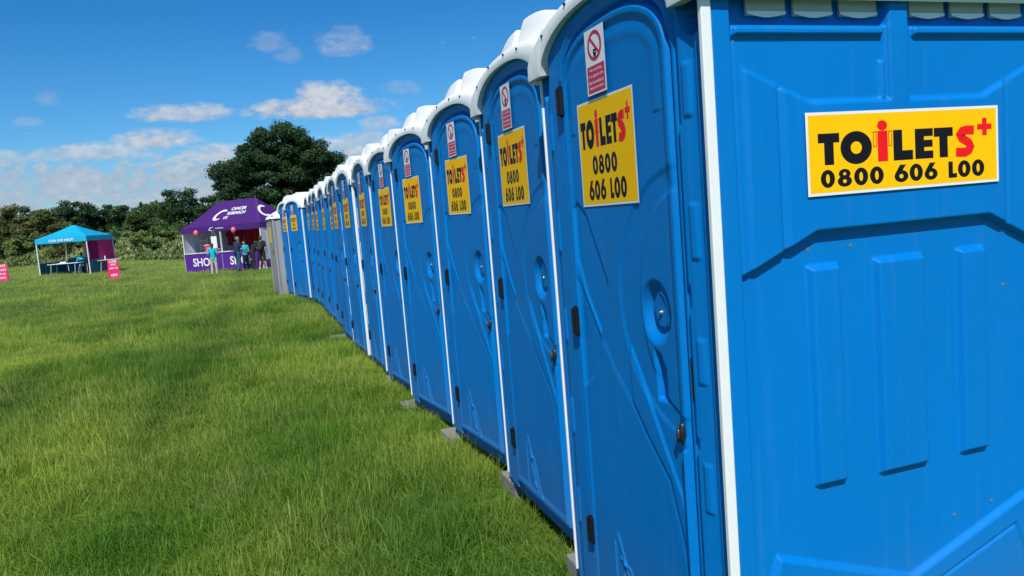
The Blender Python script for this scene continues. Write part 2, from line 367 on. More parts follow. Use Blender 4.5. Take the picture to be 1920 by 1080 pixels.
def roof_mesh(nx=110, ny=130):
    xs = np.concatenate([np.linspace(-.035, .18, 50), np.linspace(.18, D+.03, nx-50)[1:]])
    y0, y1 = -.030, W+.030; ys = np.linspace(y0, y1, ny); Y, X = np.meshgrid(ys, xs)
    fl = z_flange(Y)
    u = np.clip(np.abs((Y-.56)/.555), 0, 1); dome = 2.16+.292*(1-u**3.2)**(1/1.8)
    rise = ramp(X-.018-.05*u**2, .05)*ramp(D-.02-X, .12)
    dome = dome-.10*np.exp(-(np.abs(Y-.56)/.036)**4)*ramp(.75-X, .45)-.02*ramp(Y-.56, .05)
    Z = fl+(np.maximum(dome, fl)-fl)*rise
    back = ramp(X-(D-.16), .18); Z = Z-.10*back
    for cy in (.015, W-.015):                                                         # corner blocks
        Z += .042*ramp(.058-np.abs(Y-cy), .012)*ramp(X+.012, .012)*ramp(.10-X, .012)
    e = np.minimum(np.minimum(Y-y0, y1-Y), np.minimum(X+.035, D+.03-X)); Z -= .018*(1-np.clip(e/.02, 0, 1))**2
    V = [np.stack([X, Y, Z], -1)]
    mb = bpy.data.meshes; parts = []
    # top sheet, then skirt: a ring of vertices going down to the eave, and the front fascia with its arched opening
    top = V[0]; verts = list(map(tuple, top.reshape(-1, 3))); faces = []
    nX, nY = top.shape[:2]
    for i in range(nX-1):
        for j in range(nY-1): a = i*nY+j; faces.append((a, a+nY, a+nY+1, a+1))
    def strip(line_a, zfun, inset):
        n = len(verts); verts.extend([(p[0]+inset[0], p[1]+inset[1], zfun(p)) for p in [verts[i] for i in line_a]])
        for k in range(len(line_a)-1): faces.append((line_a[k], line_a[k+1], n+k+1, n+k))
        return list(range(n, n+len(line_a)))
    rows = {'y0': [i*nY for i in range(nX)], 'y1': [i*nY+nY-1 for i in range(nX)], 'xb': [(nX-1)*nY+j for j in range(nY)], 'x0': list(range(nY))}
    a = strip(rows['y0'], lambda p: 2.095, (0, -.004)); a = strip(a, lambda p: 2.085, (0, .012)); a = strip(a, lambda p: 2.10, (0, .010))
    a = strip(rows['y1'], lambda p: 2.095, (0, .004)); a = strip(a, lambda p: 2.085, (0, -.012)); a = strip(a, lambda p: 2.10, (0, -.010))
    a = strip(rows['xb'], lambda p: 2.095, (.004, 0)); a = strip(a, lambda p: 2.10, (-.03, 0))
    zo = lambda p: float(z_open(np.array(p[1])))
    a = strip(rows['x0'], lambda p: p[2]-.012, (-.006, 0)); a = strip(a, lambda p: max(zo(p)+.012, 2.10), (-.002, 0)); a = strip(a, lambda p: zo(p)-.002, (.002, 0)); a = strip(a, lambda p: zo(p)+.004, (.045, 0))
    me = mesh_from('roof', verts, faces, M['white_roof'], smooth=True); me.set_sharp_from_angle(angle=R(38)); return me

def hinge_mesh():
    b = MB(); b.box((-.014, -.016, -.050), (.0, .014, .050)); b.tube([(-.012, .012, -.046), (-.012, .012, .046)], .007, 10)
    b.box((-.010, -.008, .050), (-.001, .008, .056)); b.box((-.010, -.008, -.056), (-.001, .008, -.050))
    return b

S_BLK, S_RED, S_YEL, S_WHT, S_DRED = 0, 1, 2, 3, 4
STICK = [M['sticker_black'], M['sticker_red'], M['yellow'], M['sticker_white'], M['sign_red']]
def logo(F, fx, y0, y1, asp):
    """TOiLETS+ in the horizontal fractions of the side sticker, mapped by fx; y0..y1 the capital height"""
    h = y1-y0
    for ch, a, b in (('T', .055, .158), ('O', .162, .318), ('L', .427, .528), ('E', .540, .636), ('T', .641, .744)):
        F.glyph(ch, fx(a), y0, fx(b), y1, S_BLK, asp)
    # the i is a little figure with outlined arms
    bx0, bx1 = fx(.347), fx(.398)
    F.poly([(bx0, y0), (bx1, y0), (bx1, y1), (bx0, y1)], S_RED)
    F.disc((bx0+bx1)/2, y0-.17*h, (fx(.393)-fx(.345))/2*1.08, .175*h*.95, S_RED)
    for a, b in ((.324, .343), (.402, .421)):
        F.poly([(fx(a), y0+.02*h), (fx(b), y0), (fx(b), y0+.52*h), (fx(a), y0+.52*h)], S_RED)
        F.poly([(fx(a+.004), y0+.06*h), (fx(b-.004), y0+.04*h), (fx(b-.004), y0+.49*h), (fx(a+.004), y0+.49*h)], S_YEL)
    sx0, sx1 = fx(.752), fx(.870)
    F.glyph('S', sx0, y0-.02*h, sx1, y1+.02*h, S_RED, asp)
    F.glyph('+', fx(.880), y0-.26*h, fx(.962), y0+.34*h, S_RED, asp)
def side_sticker(x0, x1, z0, z1, y):
    F = Flat(); F.poly([(0, 0), (1, 0), (1, 1), (0, 1)], S_WHT, 0); F.poly([(.012, .035), (.988, .035), (.988, .965), (.012, .965)], S_YEL, .8)
    asp = (x1-x0)/(z1-z0)
    logo(F, lambda f: f, .255, .635, asp)
    for ch, a, b in (('0', .062, .130), ('8', .143, .213), ('0', .224, .294), ('0', .303, .373), ('6', .428, .500), ('0', .507, .577), ('6', .586, .656), ('l', .716, .762), ('0', .768, .838), ('0', .846, .916)):
        F.glyph(ch, a, .695, b, .905, S_BLK, asp)
    return F.build('advert_sticker', lambda u, v, l: (x0+u*(x1-x0), y-.0012-.0004*l, z1-v*(z1-z0)), STICK)
def door_sticker(x):
    ya, yb, z0, z1 = .768, .368, 1.597, 1.947; asp = 1.14
    F = Flat(); F.poly([(0, 0), (1, 0), (1, 1), (0, 1)], S_WHT, 0); F.poly([(.018, .02), (.982, .02), (.982, .98), (.018, .98)], S_YEL, .8)
    logo(F, lambda f: .045+(f-.055)*.99, .185, .445, asp)
    for ch, a, b in (('0', .24, .34), ('8', .355, .455), ('0', .47, .57), ('0', .585, .685)): F.glyph(ch, a, .525, b, .70, S_BLK, asp)
    for ch, a, b in (('6', .14, .24), ('0', .25, .35), ('6', .36, .46), ('l', .54, .60), ('0', .61, .71), ('0', .72, .82)): F.glyph(ch, a, .755, b, .94, S_BLK, asp)
    return F.build('advert_sticker', lambda u, v, l: (x-.0012-.0004*l, ya+u*(yb-ya), z1-v*(z1-z0)), STICK)
def smoke_sign(x):
    ya, yb, z0, z1 = .658, .516, 1.958, 2.166
    F = Flat(); F.poly([(0, 0), (1, 0), (1, 1), (0, 1)], S_WHT, 0)
    F.ring(.5, .27, .36, .23, .27, .172, S_DRED)
    F.line([(.5-.21, .27-.13), (.5+.21, .27+.13)], .08, S_DRED, .64)
    F.line([(.42, .34), (.60, .34)], .06, S_BLK, .64); F.poly([(.40, .36), (.60, .38), (.52, .46), (.46, .44)], S_BLK)
    F.poly([(.06, .56), (.94, .56), (.94, .97), (.06, .97)], S_DRED, .8)
    for i, t in enumerate(('No smoking', 'It is against the', 'law to smoke in', 'these premises')):
        wdt = .74 if i else .62
        put_text(F, t, .5-wdt/2, .60+i*.09, .5+wdt/2, .655+i*.09, S_WHT, .012)
    return F.build('warning_sign', lambda u, v, l: (x-.0012-.0004*l, ya+u*(yb-ya), z1-v*(z1-z0)), STICK)

def make_toilet(label):
    root = empty('portable_toilet', (0, 0, 0), 0, label, 'portable toilet', 'blue portable toilets in the long row')
    b = MB(); b.box((.02, .015, .045), (D-.02, W-.015, .112))
    b.add('base', M['blue'], root, bevel=.008)
    sw = add('side_wall', side_wall_mesh(), root)
    # bolts, vents and sticker of the side wall
    for bx, bz in ((.296, 1.432), (.443, 1.43), (.803, .574), (.957, .587), (1.02, 1.26)):
        c = MB(); c.tube([(bx, .030, bz), (bx, .020, bz)], [.0075, .006], 10); c.ball((bx, .020, bz), (.0045, .003, .0045), seg=8, rings=4)
        c.add('bolt', M['steel'], sw, smooth=False)
    for a, bb in ((.125, .247), (.273, .399), (.424, .551), (.668, .794), (.820, .946), (.971, 1.095)):
        c = MB(); c.box((a, .010, 2.052), (bb, .018, 2.16), 0)
        n = 10; low = [(a+(bb-a)*k/n, .006, 2.052-.010*math.sin(math.pi*k/n)+.004) for k in range(n+1)]
        c.face_list([(p[0], .006, 2.062) for p in low]+low, [(k, k+1, n+2+k, n+1+k) for k in range(n)], 1)
        c.add('vent', [M['vent'], M['white_trim']], sw)
    add('advert_sticker', side_sticker(.276, .966, 1.575, 1.796, -.014), sw)
    b = MB(); b.box((.01, W-.03, .10), (D-.01, W-.002, 2.14)); o = b.add('side_wall', M['blue'], root); 
    b = MB(); b.box((D-.03, .03, .10), (D-.004, W-.03, 2.14))
    for k in range(5): b.box((D-.004, .13+k*.19, .3), (D+.010, .20+k*.19, 1.9))
    b.add('back_wall', M['blue'], root, bevel=.006)
    fr = add('door_frame', front_frame_mesh(), root)
    dr = add('door', door_mesh(), root, loc=(-.012, 0, 0))
    for z in (1.98, 1.183, .382):
        hb = hinge_mesh(); o = hb.add('hinge', M['hinge'], dr, bevel=.004); o.location = (-.012, .880, z)
    b = MB(); b.ball((-.010, .193, .928), (.014, .013, .034), seg=14, rings=10); b.add('lock', M['black'], dr, smooth=True)
    b = MB(); b.ball((-.024, .193, .928), (.006, .006, .016), seg=12, rings=8); b.tube([(-.024, .193, .95), (-.030, .193, .938), (-.026, .193, .905)], .003, 6); o = b.add('lock_knob', M['lock_metal'], dr, smooth=True)
    b = MB(); b.tube([(.030, .300, 1.268), (.004, .300, 1.268)], [.010, .008], 12); b.ball((.004, .300, 1.268), (.006, .007, .007), seg=10, rings=6)
    b.add('bolt', M['steel'], dr, smooth=True)
    b = MB(); b.box((-.012, .128, 1.03), (-.006, .150, 1.155)); b.add('latch_slot', M['dark_gap'], fr)
    add('advert_sticker', door_sticker(-.0055), dr)
    add('warning_sign', smoke_sign(-.0128), dr)
    # white plastic trims on the two front corners
    for y, w in ((-.011, .016), (W-.004, .011)):
        x0_ = -.023 if y < .5 else -.006
        b = MB(); b.box((x0_, y, .115), (x0_+(.030 if y < .5 else .018), y+w, 2.10)); b.add('corner_trim', M['white_trim'], root, bevel=.003)
    rf = add('roof', roof_mesh(), root)
    for k, yy in enumerate((.12, .33, .52, .76, .98)):
        c = MB(); zz = (float(z_open(np.array(yy)))*.42+float(z_flange(np.array(yy)))*.58); c.tube([(-.040, yy, zz), (-.046, yy, zz)], .006, 8)
        c.add('rivet', M['black'], rf)
    return root
S = 1.1942
XO = [-.088, .008, .106, .090, .052, -.018, -.026, -.036, .012, .018, .018, .044, .036, -.040, -.225]
RZ = [0, -.015, .08, .115, .075, .0, .03, .008, -.01, 0, 0, 0, 0, .26, .18]
BLUE_TRIM = (4, 7, 8, 9, 10, 11, 12, 14)      # these units carry a blue corner trim instead of a white one
ZO = [0, .030, .025, -.004, -.018, -.010, -.026, -.02, -.02, -.01, -.01, 0, -.01, .0, .0]
ORD = ['first', 'second', 'third', 'fourth', 'fifth', 'sixth', 'seventh', 'eighth', 'ninth', 'tenth', 'eleventh', 'twelfth', 'thirteenth', 'fourteenth', 'fifteenth']
proto = make_toilet('nearest blue portable toilet, its whole side wall with the wide yellow sticker in view')
for k in range(15):
    o = proto if k == 0 else copy_tree(proto)
    if k in BLUE_TRIM:
        for ch in o.children:
            if ch.name.startswith('corner_trim'):
                ch.data = ch.data.copy(); ch.data.materials[0] = M['blue']
    if k:
        for ch in [c for d_ in o.children if d_.name.startswith('door') and not d_.name.startswith('door_frame') for c in d_.children]:
            if ch.name.startswith('advert_sticker') or ch.name.startswith('warning_sign'):
                a_ = .010*math.sin(k*4.1+len(ch.name)); ch.rotation_euler = (a_, 0, 0); ch.location = (0, .57-.57*math.cos(a_)+1.77*math.sin(a_)+.012*math.sin(k*2.9), 1.77-1.77*math.cos(a_)-.57*math.sin(a_)+.012*math.cos(k*5.3))
    o.location = (XO[k], k*S, ZO[k]); o.rotation_euler = (R(.28*math.sin(k*2.3)) if k > 2 else 0, R(.15*math.sin(k*1.7)) if k > 2 else 0, RZ[k])
    if k == 13: o['label'] = 'fourteenth blue portable toilet, turned outwards so its corner trim shows at the bend'
    elif k == 14: o['label'] = 'last blue portable toilet of the row, beside the grey one'
    elif k: o['label'] = f'{ORD[k]} blue portable toilet with white roof, counted along the row from the camera'

# grey toilet at the end of the row
def grey_toilet():
    root = empty('portable_toilet', (-.60, 17.75, .0), R(4), 'grey ribbed portable toilet with white roof at the far end of the blue row', 'portable toilet')
    w, d = 1.3, 1.3
    def wall(nx, horiz, flip):
        x = np.linspace(0, w, nx); z = np.linspace(.06, 2.0, 12); X, Z = np.meshgrid(x, z)
        h = .014*np.clip(np.abs(((X/.16) % 1)-.5)*6-1, 0, 1)
        P = np.stack([X, -h, Z], -1) if horiz else np.stack([-h, X, Z], -1)
        return grid_mesh('ribbed_wall', P, M['grey_plastic'], smooth=False, flip=flip)
    add('side_wall', wall(120, True, False), root)
    fr = add('front_wall', wall(120, False, True), root)
    add('side_wall', wall(120, True, True), root, loc=(w, d, 0), rot=(0, 0, math.pi))
    add('back_wall', wall(120, False, False), root, loc=(d, w, 0), rot=(0, 0, math.pi))
    b = MB(); b.box((-.028, .25, .12), (-.015, 1.05, 1.92)); dr = b.add('door', M['grey_plastic'], root, bevel=.006)
    b = MB(); b.box((-.035, .32, 1.05), (-.028, .38, 1.2)); b.add('handle', M['black'], dr)
    b = MB(); b.box((-.0335, .50, 1.35), (-.0285, .85, 1.75)); b.add('sticker', M['yellow'], dr)
    for (x, y) in ((0, 0), (0, w), (d, 0), (d, w)):
        b = MB(); b.box((x-.025, y-.025, .05), (x+.025, y+.025, 2.02)); b.add('corner_post', M['grey_plastic'], root, bevel=.006)
    b = MB(); b.box((.02, .02, .02), (d-.02, w-.02, .06)); b.add('base', M['black'], root)
    n = 30; x = np.linspace(-.05, d+.05, n); X, Y = np.meshgrid(x, x)
    u = np.maximum(np.abs(X-d/2), np.abs(Y-w/2))/(d/2+.05); Z = 1.98+.30*(1-u**1.7)-.0*X
    Z[u > .995] = 1.94
    add('roof', grid_mesh('roof', np.stack([X, Y, Z], -1), M['white_roof']), root)
    b = MB(); b.box((.0, .0, 1.93), (d, w, 1.97)); b.add('roof_rim', M['white_roof'], root)
grey_toilet()

# ------------------------------------------------------------------ terrain
def gz(x, y):
    s = np.clip((np.asarray(y, float)-20)/18, 0, 1); s = s*s*(3-2*s)
    base = s*np.clip(-.42-.042*np.asarray(x, float), -.28, .14)
    wob = .022*np.sin(x*.9+1.3)*np.sin(y*.55+.4)+.015*np.sin(x*2.3+y*1.1)
    near = np.clip((-np.asarray(x)-.5)/1.0, 0, 1)
    return base+wob*near+.02*np.clip(.3+near, 0, 1)*0
def world_nodes(nt):
    g = nt.nodes.new('ShaderNodeNewGeometry'); return g.outputs['Position']
def grass_color(nt, blades):
    """green / yellow-green / dark patches that vary over the field (world position)"""
    L = nt.links.new; pos = world_nodes(nt)
    def nz(sc, det, rough=.55, dim=None):
        n = nt.nodes.new('ShaderNodeTexNoise'); n.inputs['Scale'].default_value = sc; n.inputs['Detail'].default_value = det; n.inputs['Roughness'].default_value = rough
        L(pos, n.inputs['Vector']); return n.outputs['Fac']
    def ramp_(f, a, ca, b, cb):
        r = nt.nodes.new('ShaderNodeValToRGB'); r.color_ramp.elements[0].position = a; r.color_ramp.elements[0].color = (*ca, 1)
        r.color_ramp.elements[1].position = b; r.color_ramp.elements[1].color = (*cb, 1); L(f, r.inputs[0]); return r.outputs[0]
    if blades: c1 = ramp_(nz(.55, 6), .34, (.140, .325, .028), .66, (.42, .55, .10))
    else: c1 = ramp_(nz(.55, 6), .34, (.10, .20, .012), .66, (.22, .31, .04))
    c2 = ramp_(nz(.23, 4), .40, (.52, .66, .6), .60, (1.15, 1.08, .95))
    m = nt.nodes.new('ShaderNodeMix'); m.data_type = 'RGBA'; m.blend_type = 'MULTIPLY'; m.inputs['Factor'].default_value = 1
    L(c1, m.inputs['A']); L(c2, m.inputs['B'])
    sx = nt.nodes.new('ShaderNodeSeparateXYZ'); L(pos, sx.inputs[0])
    def mt(op, a, b=None, clamp=False):
        n = nt.nodes.new('ShaderNodeMath'); n.operation = op; n.use_clamp = clamp
        for i, v in enumerate((a, b)):
            if v is None: continue
            if isinstance(v, (int, float)): n.inputs[i].default_value = v
            else: L(v, n.inputs[i])
        return n.outputs[0]
    drift = mt('ADD', mt('MULTIPLY', sx.outputs['Y'], .02), mt('MULTIPLY', nz(.16, 2), 1.6)); trk = None
    for x0 in (-4.75, -2.9, -8.6):                                       # darker wheel tracks running down the field
        d = mt('ABSOLUTE', mt('SUBTRACT', mt('SUBTRACT', sx.outputs['X'], drift), x0))
        t = mt('SUBTRACT', 1.0, mt('DIVIDE', d, .5), True); trk = t if trk is None else mt('MAXIMUM', trk, t)
    trk = mt('MULTIPLY', mt('MULTIPLY', trk, mt('MULTIPLY', mt('SUBTRACT', nz(.45, 3), .36), 5.0, True)), .68)
    mt_ = nt.nodes.new('ShaderNodeMix'); mt_.data_type = 'RGBA'; mt_.blend_type = 'MULTIPLY'; mt_.inputs['B'].default_value = (.32, .48, .46, 1); L(trk, mt_.inputs['Factor']); L(m.outputs['Result'], mt_.inputs['A']); m = mt_
    # straw-coloured dry patches
    dr_ = mt('MULTIPLY', mt('SUBTRACT', nz(1.1, 5), .56), 4.5, True)
    md_ = nt.nodes.new('ShaderNodeMix'); md_.data_type = 'RGBA'; md_.inputs['B'].default_value = (.36, .36, .14, 1) if blades else (.22, .20, .08, 1)
    L(mt('MULTIPLY', dr_, .45), md_.inputs['Factor']); L(m.outputs['Result'], md_.inputs['A']); m = md_
    # paler grass further off
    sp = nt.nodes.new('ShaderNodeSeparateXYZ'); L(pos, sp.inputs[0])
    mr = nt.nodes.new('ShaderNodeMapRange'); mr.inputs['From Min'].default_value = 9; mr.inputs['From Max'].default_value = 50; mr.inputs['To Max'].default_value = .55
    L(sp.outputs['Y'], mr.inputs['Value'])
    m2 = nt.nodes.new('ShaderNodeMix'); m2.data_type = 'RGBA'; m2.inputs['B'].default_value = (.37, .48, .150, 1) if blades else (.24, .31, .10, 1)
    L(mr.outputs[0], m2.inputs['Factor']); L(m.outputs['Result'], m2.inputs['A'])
    return m2.outputs['Result']
def ground_material():
    m = bpy.data.materials.new('meadow_ground'); m.use_nodes = True; nt = m.node_tree; b = nt.nodes['Principled BSDF']
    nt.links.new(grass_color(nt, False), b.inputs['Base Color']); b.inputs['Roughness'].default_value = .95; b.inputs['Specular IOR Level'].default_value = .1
    pos = world_nodes(nt); n = nt.nodes.new('ShaderNodeTexNoise'); n.inputs['Scale'].default_value = 14; n.inputs['Detail'].default_value = 8; nt.links.new(pos, n.inputs['Vector'])
    bp = nt.nodes.new('ShaderNodeBump'); bp.inputs['Strength'].default_value = 1; bp.inputs['Distance'].default_value = .12
    nt.links.new(n.outputs['Fac'], bp.inputs['Height']); nt.links.new(bp.outputs['Normal'], b.inputs['Normal'])
    return m
def make_ground():
    xs = np.concatenate([[-900, -500, -250, -140, -90], np.arange(-60, 21, .7), [30, 50, 90, 160, 300, 600, 900]])
    ys = np.concatenate([[-200, -80, -30, -15], np.arange(-8, 60, .7), np.arange(60, 140, 5), [170, 230, 320, 500, 900, 1500]])
    X, Y = np.meshgrid(xs, ys); Z = gz(X, Y)
    far = np.clip((Y-70)/200, 0, 1); Z = Z*(1-far)
    o = add('ground', grid_mesh('ground', np.stack([X, Y, Z], -1), ground_material())); tag(o, kind='structure')
make_ground()

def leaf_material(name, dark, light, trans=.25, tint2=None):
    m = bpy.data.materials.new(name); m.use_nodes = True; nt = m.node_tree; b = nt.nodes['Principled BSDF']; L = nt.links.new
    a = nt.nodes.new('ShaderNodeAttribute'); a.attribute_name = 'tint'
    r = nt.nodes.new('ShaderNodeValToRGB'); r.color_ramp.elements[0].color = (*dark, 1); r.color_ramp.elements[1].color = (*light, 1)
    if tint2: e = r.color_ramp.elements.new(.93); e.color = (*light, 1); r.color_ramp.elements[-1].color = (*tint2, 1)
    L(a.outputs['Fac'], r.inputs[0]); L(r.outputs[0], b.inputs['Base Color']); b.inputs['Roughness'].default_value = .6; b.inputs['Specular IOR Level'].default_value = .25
    t = nt.nodes.new('ShaderNodeBsdfTranslucent'); L(r.outputs[0], t.inputs['Color'])
    ms = nt.nodes.new('ShaderNodeMixShader'); ms.inputs[0].default_value = trans; L(b.outputs[0], ms.inputs[1]); L(t.outputs[0], ms.inputs[2])
    L(ms.outputs[0], nt.nodes['Material Output'].inputs[0]); return m

# ---- grass: tufts of bent blades scattered with geometry nodes
def blade_material():
    m = bpy.data.materials.new('grass_blades'); m.use_nodes = True; nt = m.node_tree; b = nt.nodes['Principled BSDF']; L = nt.links.new
    c = grass_color(nt, True)
    a = nt.nodes.new('ShaderNodeAttribute'); a.attribute_name = 'tint'
    r = nt.nodes.new('ShaderNodeValToRGB'); els = r.color_ramp.elements; els[0].color = (.55, .62, .6, 1); els[1].position = 1; els[1].color = (2.1, 1.6, 2.2, 1)
    e = els.new(.80); e.color = (1.12, 1.08, .95, 1); e = els.new(.90); e.color = (1.7, 1.3, 1.7, 1); L(a.outputs['Fac'], r.inputs[0])
    mx = nt.nodes.new('ShaderNodeMix'); mx.data_type = 'RGBA'; mx.blend_type = 'MULTIPLY'; mx.inputs['Factor'].default_value = 1
    L(c, mx.inputs['A']); L(r.outputs[0], mx.inputs['B'])
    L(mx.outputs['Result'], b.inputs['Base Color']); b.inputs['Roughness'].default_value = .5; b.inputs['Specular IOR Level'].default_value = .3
    t = nt.nodes.new('ShaderNodeBsdfTranslucent'); L(mx.outputs['Result'], t.inputs['Color'])
    ms = nt.nodes.new('ShaderNodeMixShader'); ms.inputs[0].default_value = .42; L(b.outputs[0], ms.inputs[1]); L(t.outputs[0], ms.inputs[2])
    L(ms.outputs[0], nt.nodes['Material Output'].inputs[0]); return m
def tuft_mesh(n, rad, hmin, hmax, wid, lean, seed, stems=0):
    g = np.random.default_rng(seed); Q = []; T = []
    for i in range(n+stems):
        a = g.uniform(0, 2*np.pi); r = rad*np.sqrt(g.uniform()); x, y = r*np.cos(a), r*np.sin(a)
        h = g.uniform(hmin, hmax); w = wid*g.uniform(.6, 1.2); b = g.uniform(0, 2*np.pi); ln = h*lean*g.uniform(.2, 1.3)
        st = i >= n
        if st: h *= 1.5; w *= .55; ln *= .5
        lx, ly = ln*np.cos(b), ln*np.sin(b); c = g.uniform(0, np.pi); wx, wy = w*np.cos(c)/2, w*np.sin(c)/2
        p0 = np.array([x, y, -.01]); p1 = np.array([x+lx*.22, y+ly*.22, h*.5]); p2 = np.array([x+lx*.62, y+ly*.62, h*.85]); p3 = np.array([x+lx, y+ly, h*(1.0 if st else .92)])
        wv = np.array([wx, wy, 0])
        Q += [[p0-wv, p0+wv, p1+wv*.9, p1-wv*.9], [p1-wv*.9, p1+wv*.9, p2+wv*.6, p2-wv*.6], [p2-wv*.6, p2+wv*.6, p3+wv*.12, p3-wv*.12]]
        t = g.uniform(.0, .86) if not st else g.uniform(.9, 1.0); T += [t]*3
    return raw_quads('grass_tuft', np.array(Q), M['blade'], attr=np.array(T))
M['blade'] = blade_material()
def scatter(name, pts, scl, meshes, label, cat):
    """one object: a cloud of points; geometry nodes put a tuft on each"""
    me = bpy.data.meshes.new(name); n = len(pts); me.vertices.add(n); me.vertices.foreach_set('co', pts.reshape(-1).astype(np.float32))
    a = me.attributes.new('tuft_scale', 'FLOAT_VECTOR', 'POINT'); a.data.foreach_set('vector', scl.reshape(-1).astype(np.float32))
    rz = np.zeros((n, 3)); rz[:, 2] = rng.uniform(0, 6.283, n); rz[:, 0] = rng.normal(0, .08, n); rz[:, 1] = rng.normal(0, .08, n)
    a = me.attributes.new('tuft_rot', 'FLOAT_VECTOR', 'POINT'); a.data.foreach_set('vector', rz.reshape(-1).astype(np.float32))
    a = me.attributes.new('tuft_kind', 'INT', 'POINT'); a.data.foreach_set('value', rng.choice(len(meshes), n, p=[.26, .24, .24, .18, .08]).astype(np.int32))
    o = add(name, me)
    ng = bpy.data.node_groups.new(name, 'GeometryNodeTree')
    ng.interface.new_socket('Geometry', in_out='INPUT', socket_type='NodeSocketGeometry'); ng.interface.new_socket('Geometry', in_out='OUTPUT', socket_type='NodeSocketGeometry')
    N = ng.nodes.new; L = ng.links.new; gi = N('NodeGroupInput'); go = N('NodeGroupOutput'); prev = None
    jn = N('GeometryNodeJoinGeometry')
    for i, tm in enumerate(meshes):
        to = bpy.data.objects.new('grass_tuft', tm)
        oi = N('GeometryNodeObjectInfo'); oi.inputs['Object'].default_value = to
        def named(nm, t):
            q = N('GeometryNodeInputNamedAttribute'); q.data_type = t; q.inputs['Name'].default_value = nm; return q.outputs['Attribute']
        cmp = N('FunctionNodeCompare'); cmp.data_type = 'INT'; cmp.operation = 'EQUAL'; L(named('tuft_kind', 'INT'), cmp.inputs[2]); cmp.inputs[3].default_value = i
        iop = N('GeometryNodeInstanceOnPoints'); L(gi.outputs[0], iop.inputs['Points']); L(cmp.outputs[0], iop.inputs['Selection'])
        L(oi.outputs['Geometry'], iop.inputs['Instance']); L(named('tuft_rot', 'FLOAT_VECTOR'), iop.inputs['Rotation']); L(named('tuft_scale', 'FLOAT_VECTOR'), iop.inputs['Scale'])
        L(iop.outputs[0], jn.inputs[0])
    L(jn.outputs[0], go.inputs[0])
    md = o.modifiers.new('scatter', 'NODES'); md.node_group = ng
    return tag(o, label, cat, kind='stuff')
def field_points():
    P = []; Sc = []
    CX, CY = -1.229, -1.675
    def in_view(x, y):                                                               # part of the field a viewer near the photo's spot can see
        dx, dy = x-CX, y-CY
        return (x < np.interp(y, [0, 14, 17, 21, 60], [.45, .45, .1, 1.2, 6])) & ((np.arctan2(-dx, dy) < np.radians(27)) | ((y < 9) & (dx > -6.5))) & (dy > .5)
    for (y0, y1, dens, s0, s1, hz) in ((-1.2, 5, 200, .8, 1.25, 1.0), (5, 10, 130, .9, 1.5, 1.0), (10, 18, 62, 1.1, 1.8, .85), (18, 32, 22, 1.6, 2.6, .6), (32, 58, 8, 2.4, 4.0, .42), (58, 95, 2.2, 4, 7, .32)):
        x0 = min(CX-(y1-CY)*.50-.5, CX-6.5 if y0 < 9 else 0); x1 = 1.5 if y1 < 32 else 4
        n = int(dens*(y1-y0)*(x1-x0)); x = rng.uniform(x0, x1, n); y = rng.uniform(y0, y1, n)
        ok = in_view(x, y)
        # nothing grows through the toilets or the stall floors
        x, y = x[ok], y[ok]; kk = np.round(y/S); inside = ((x > -.02) & (y < 17.5)) | ((x > -.17) & (np.abs(y-kk*S+.02) < .17) & (y < 16) & (y > .5)); x, y = x[~inside], y[~inside]
        gs = np.array([(mnoise.noise(Vector((a*.5, b*.5, 0)))*.7+mnoise.noise(Vector((a*1.9, b*1.9, 5)))*.5) for a, b in zip(x, y)])
        s = rng.uniform(s0, s1, len(x)); zz = s*hz*np.clip(1+.95*gs, .35, 2)*rng.uniform(.7, 1.25, len(x))
        P.append(np.stack([x, y, gz(x, y)], -1)); Sc.append(np.stack([s, s, np.maximum(.25, zz*.78)], -1))
    # longer tufts along the foot of the row
    n = 900; y = rng.uniform(.8, 17.5, n); x = np.interp(y, np.array(range(15))*S, XO)-rng.uniform(.0, .16, n)
    P.append(np.stack([x, y, gz(x, y)], -1)); s = rng.uniform(.4, .7, n); Sc.append(np.stack([s, s, s*rng.uniform(.5, 1.0, n)], -1))
    return np.concatenate(P), np.concatenate(Sc)
tufts = [tuft_mesh(50, .11, .04, .10, .0040, 1.2, 3, 3), tuft_mesh(46, .11, .05, .12, .0036, .9, 4, 6), tuft_mesh(52, .12, .03, .08, .0042, 1.4, 5, 2), tuft_mesh(40, .09, .06, .14, .0034, .8, 6, 9), tuft_mesh(20, .07, .10, .17, .0045, .6, 9, 3)]
gp, gs_ = field_points()
scatter('grass', gp, gs_, tufts, 'uneven green meadow grass with dry stems growing beside the row of toilets', 'grass')

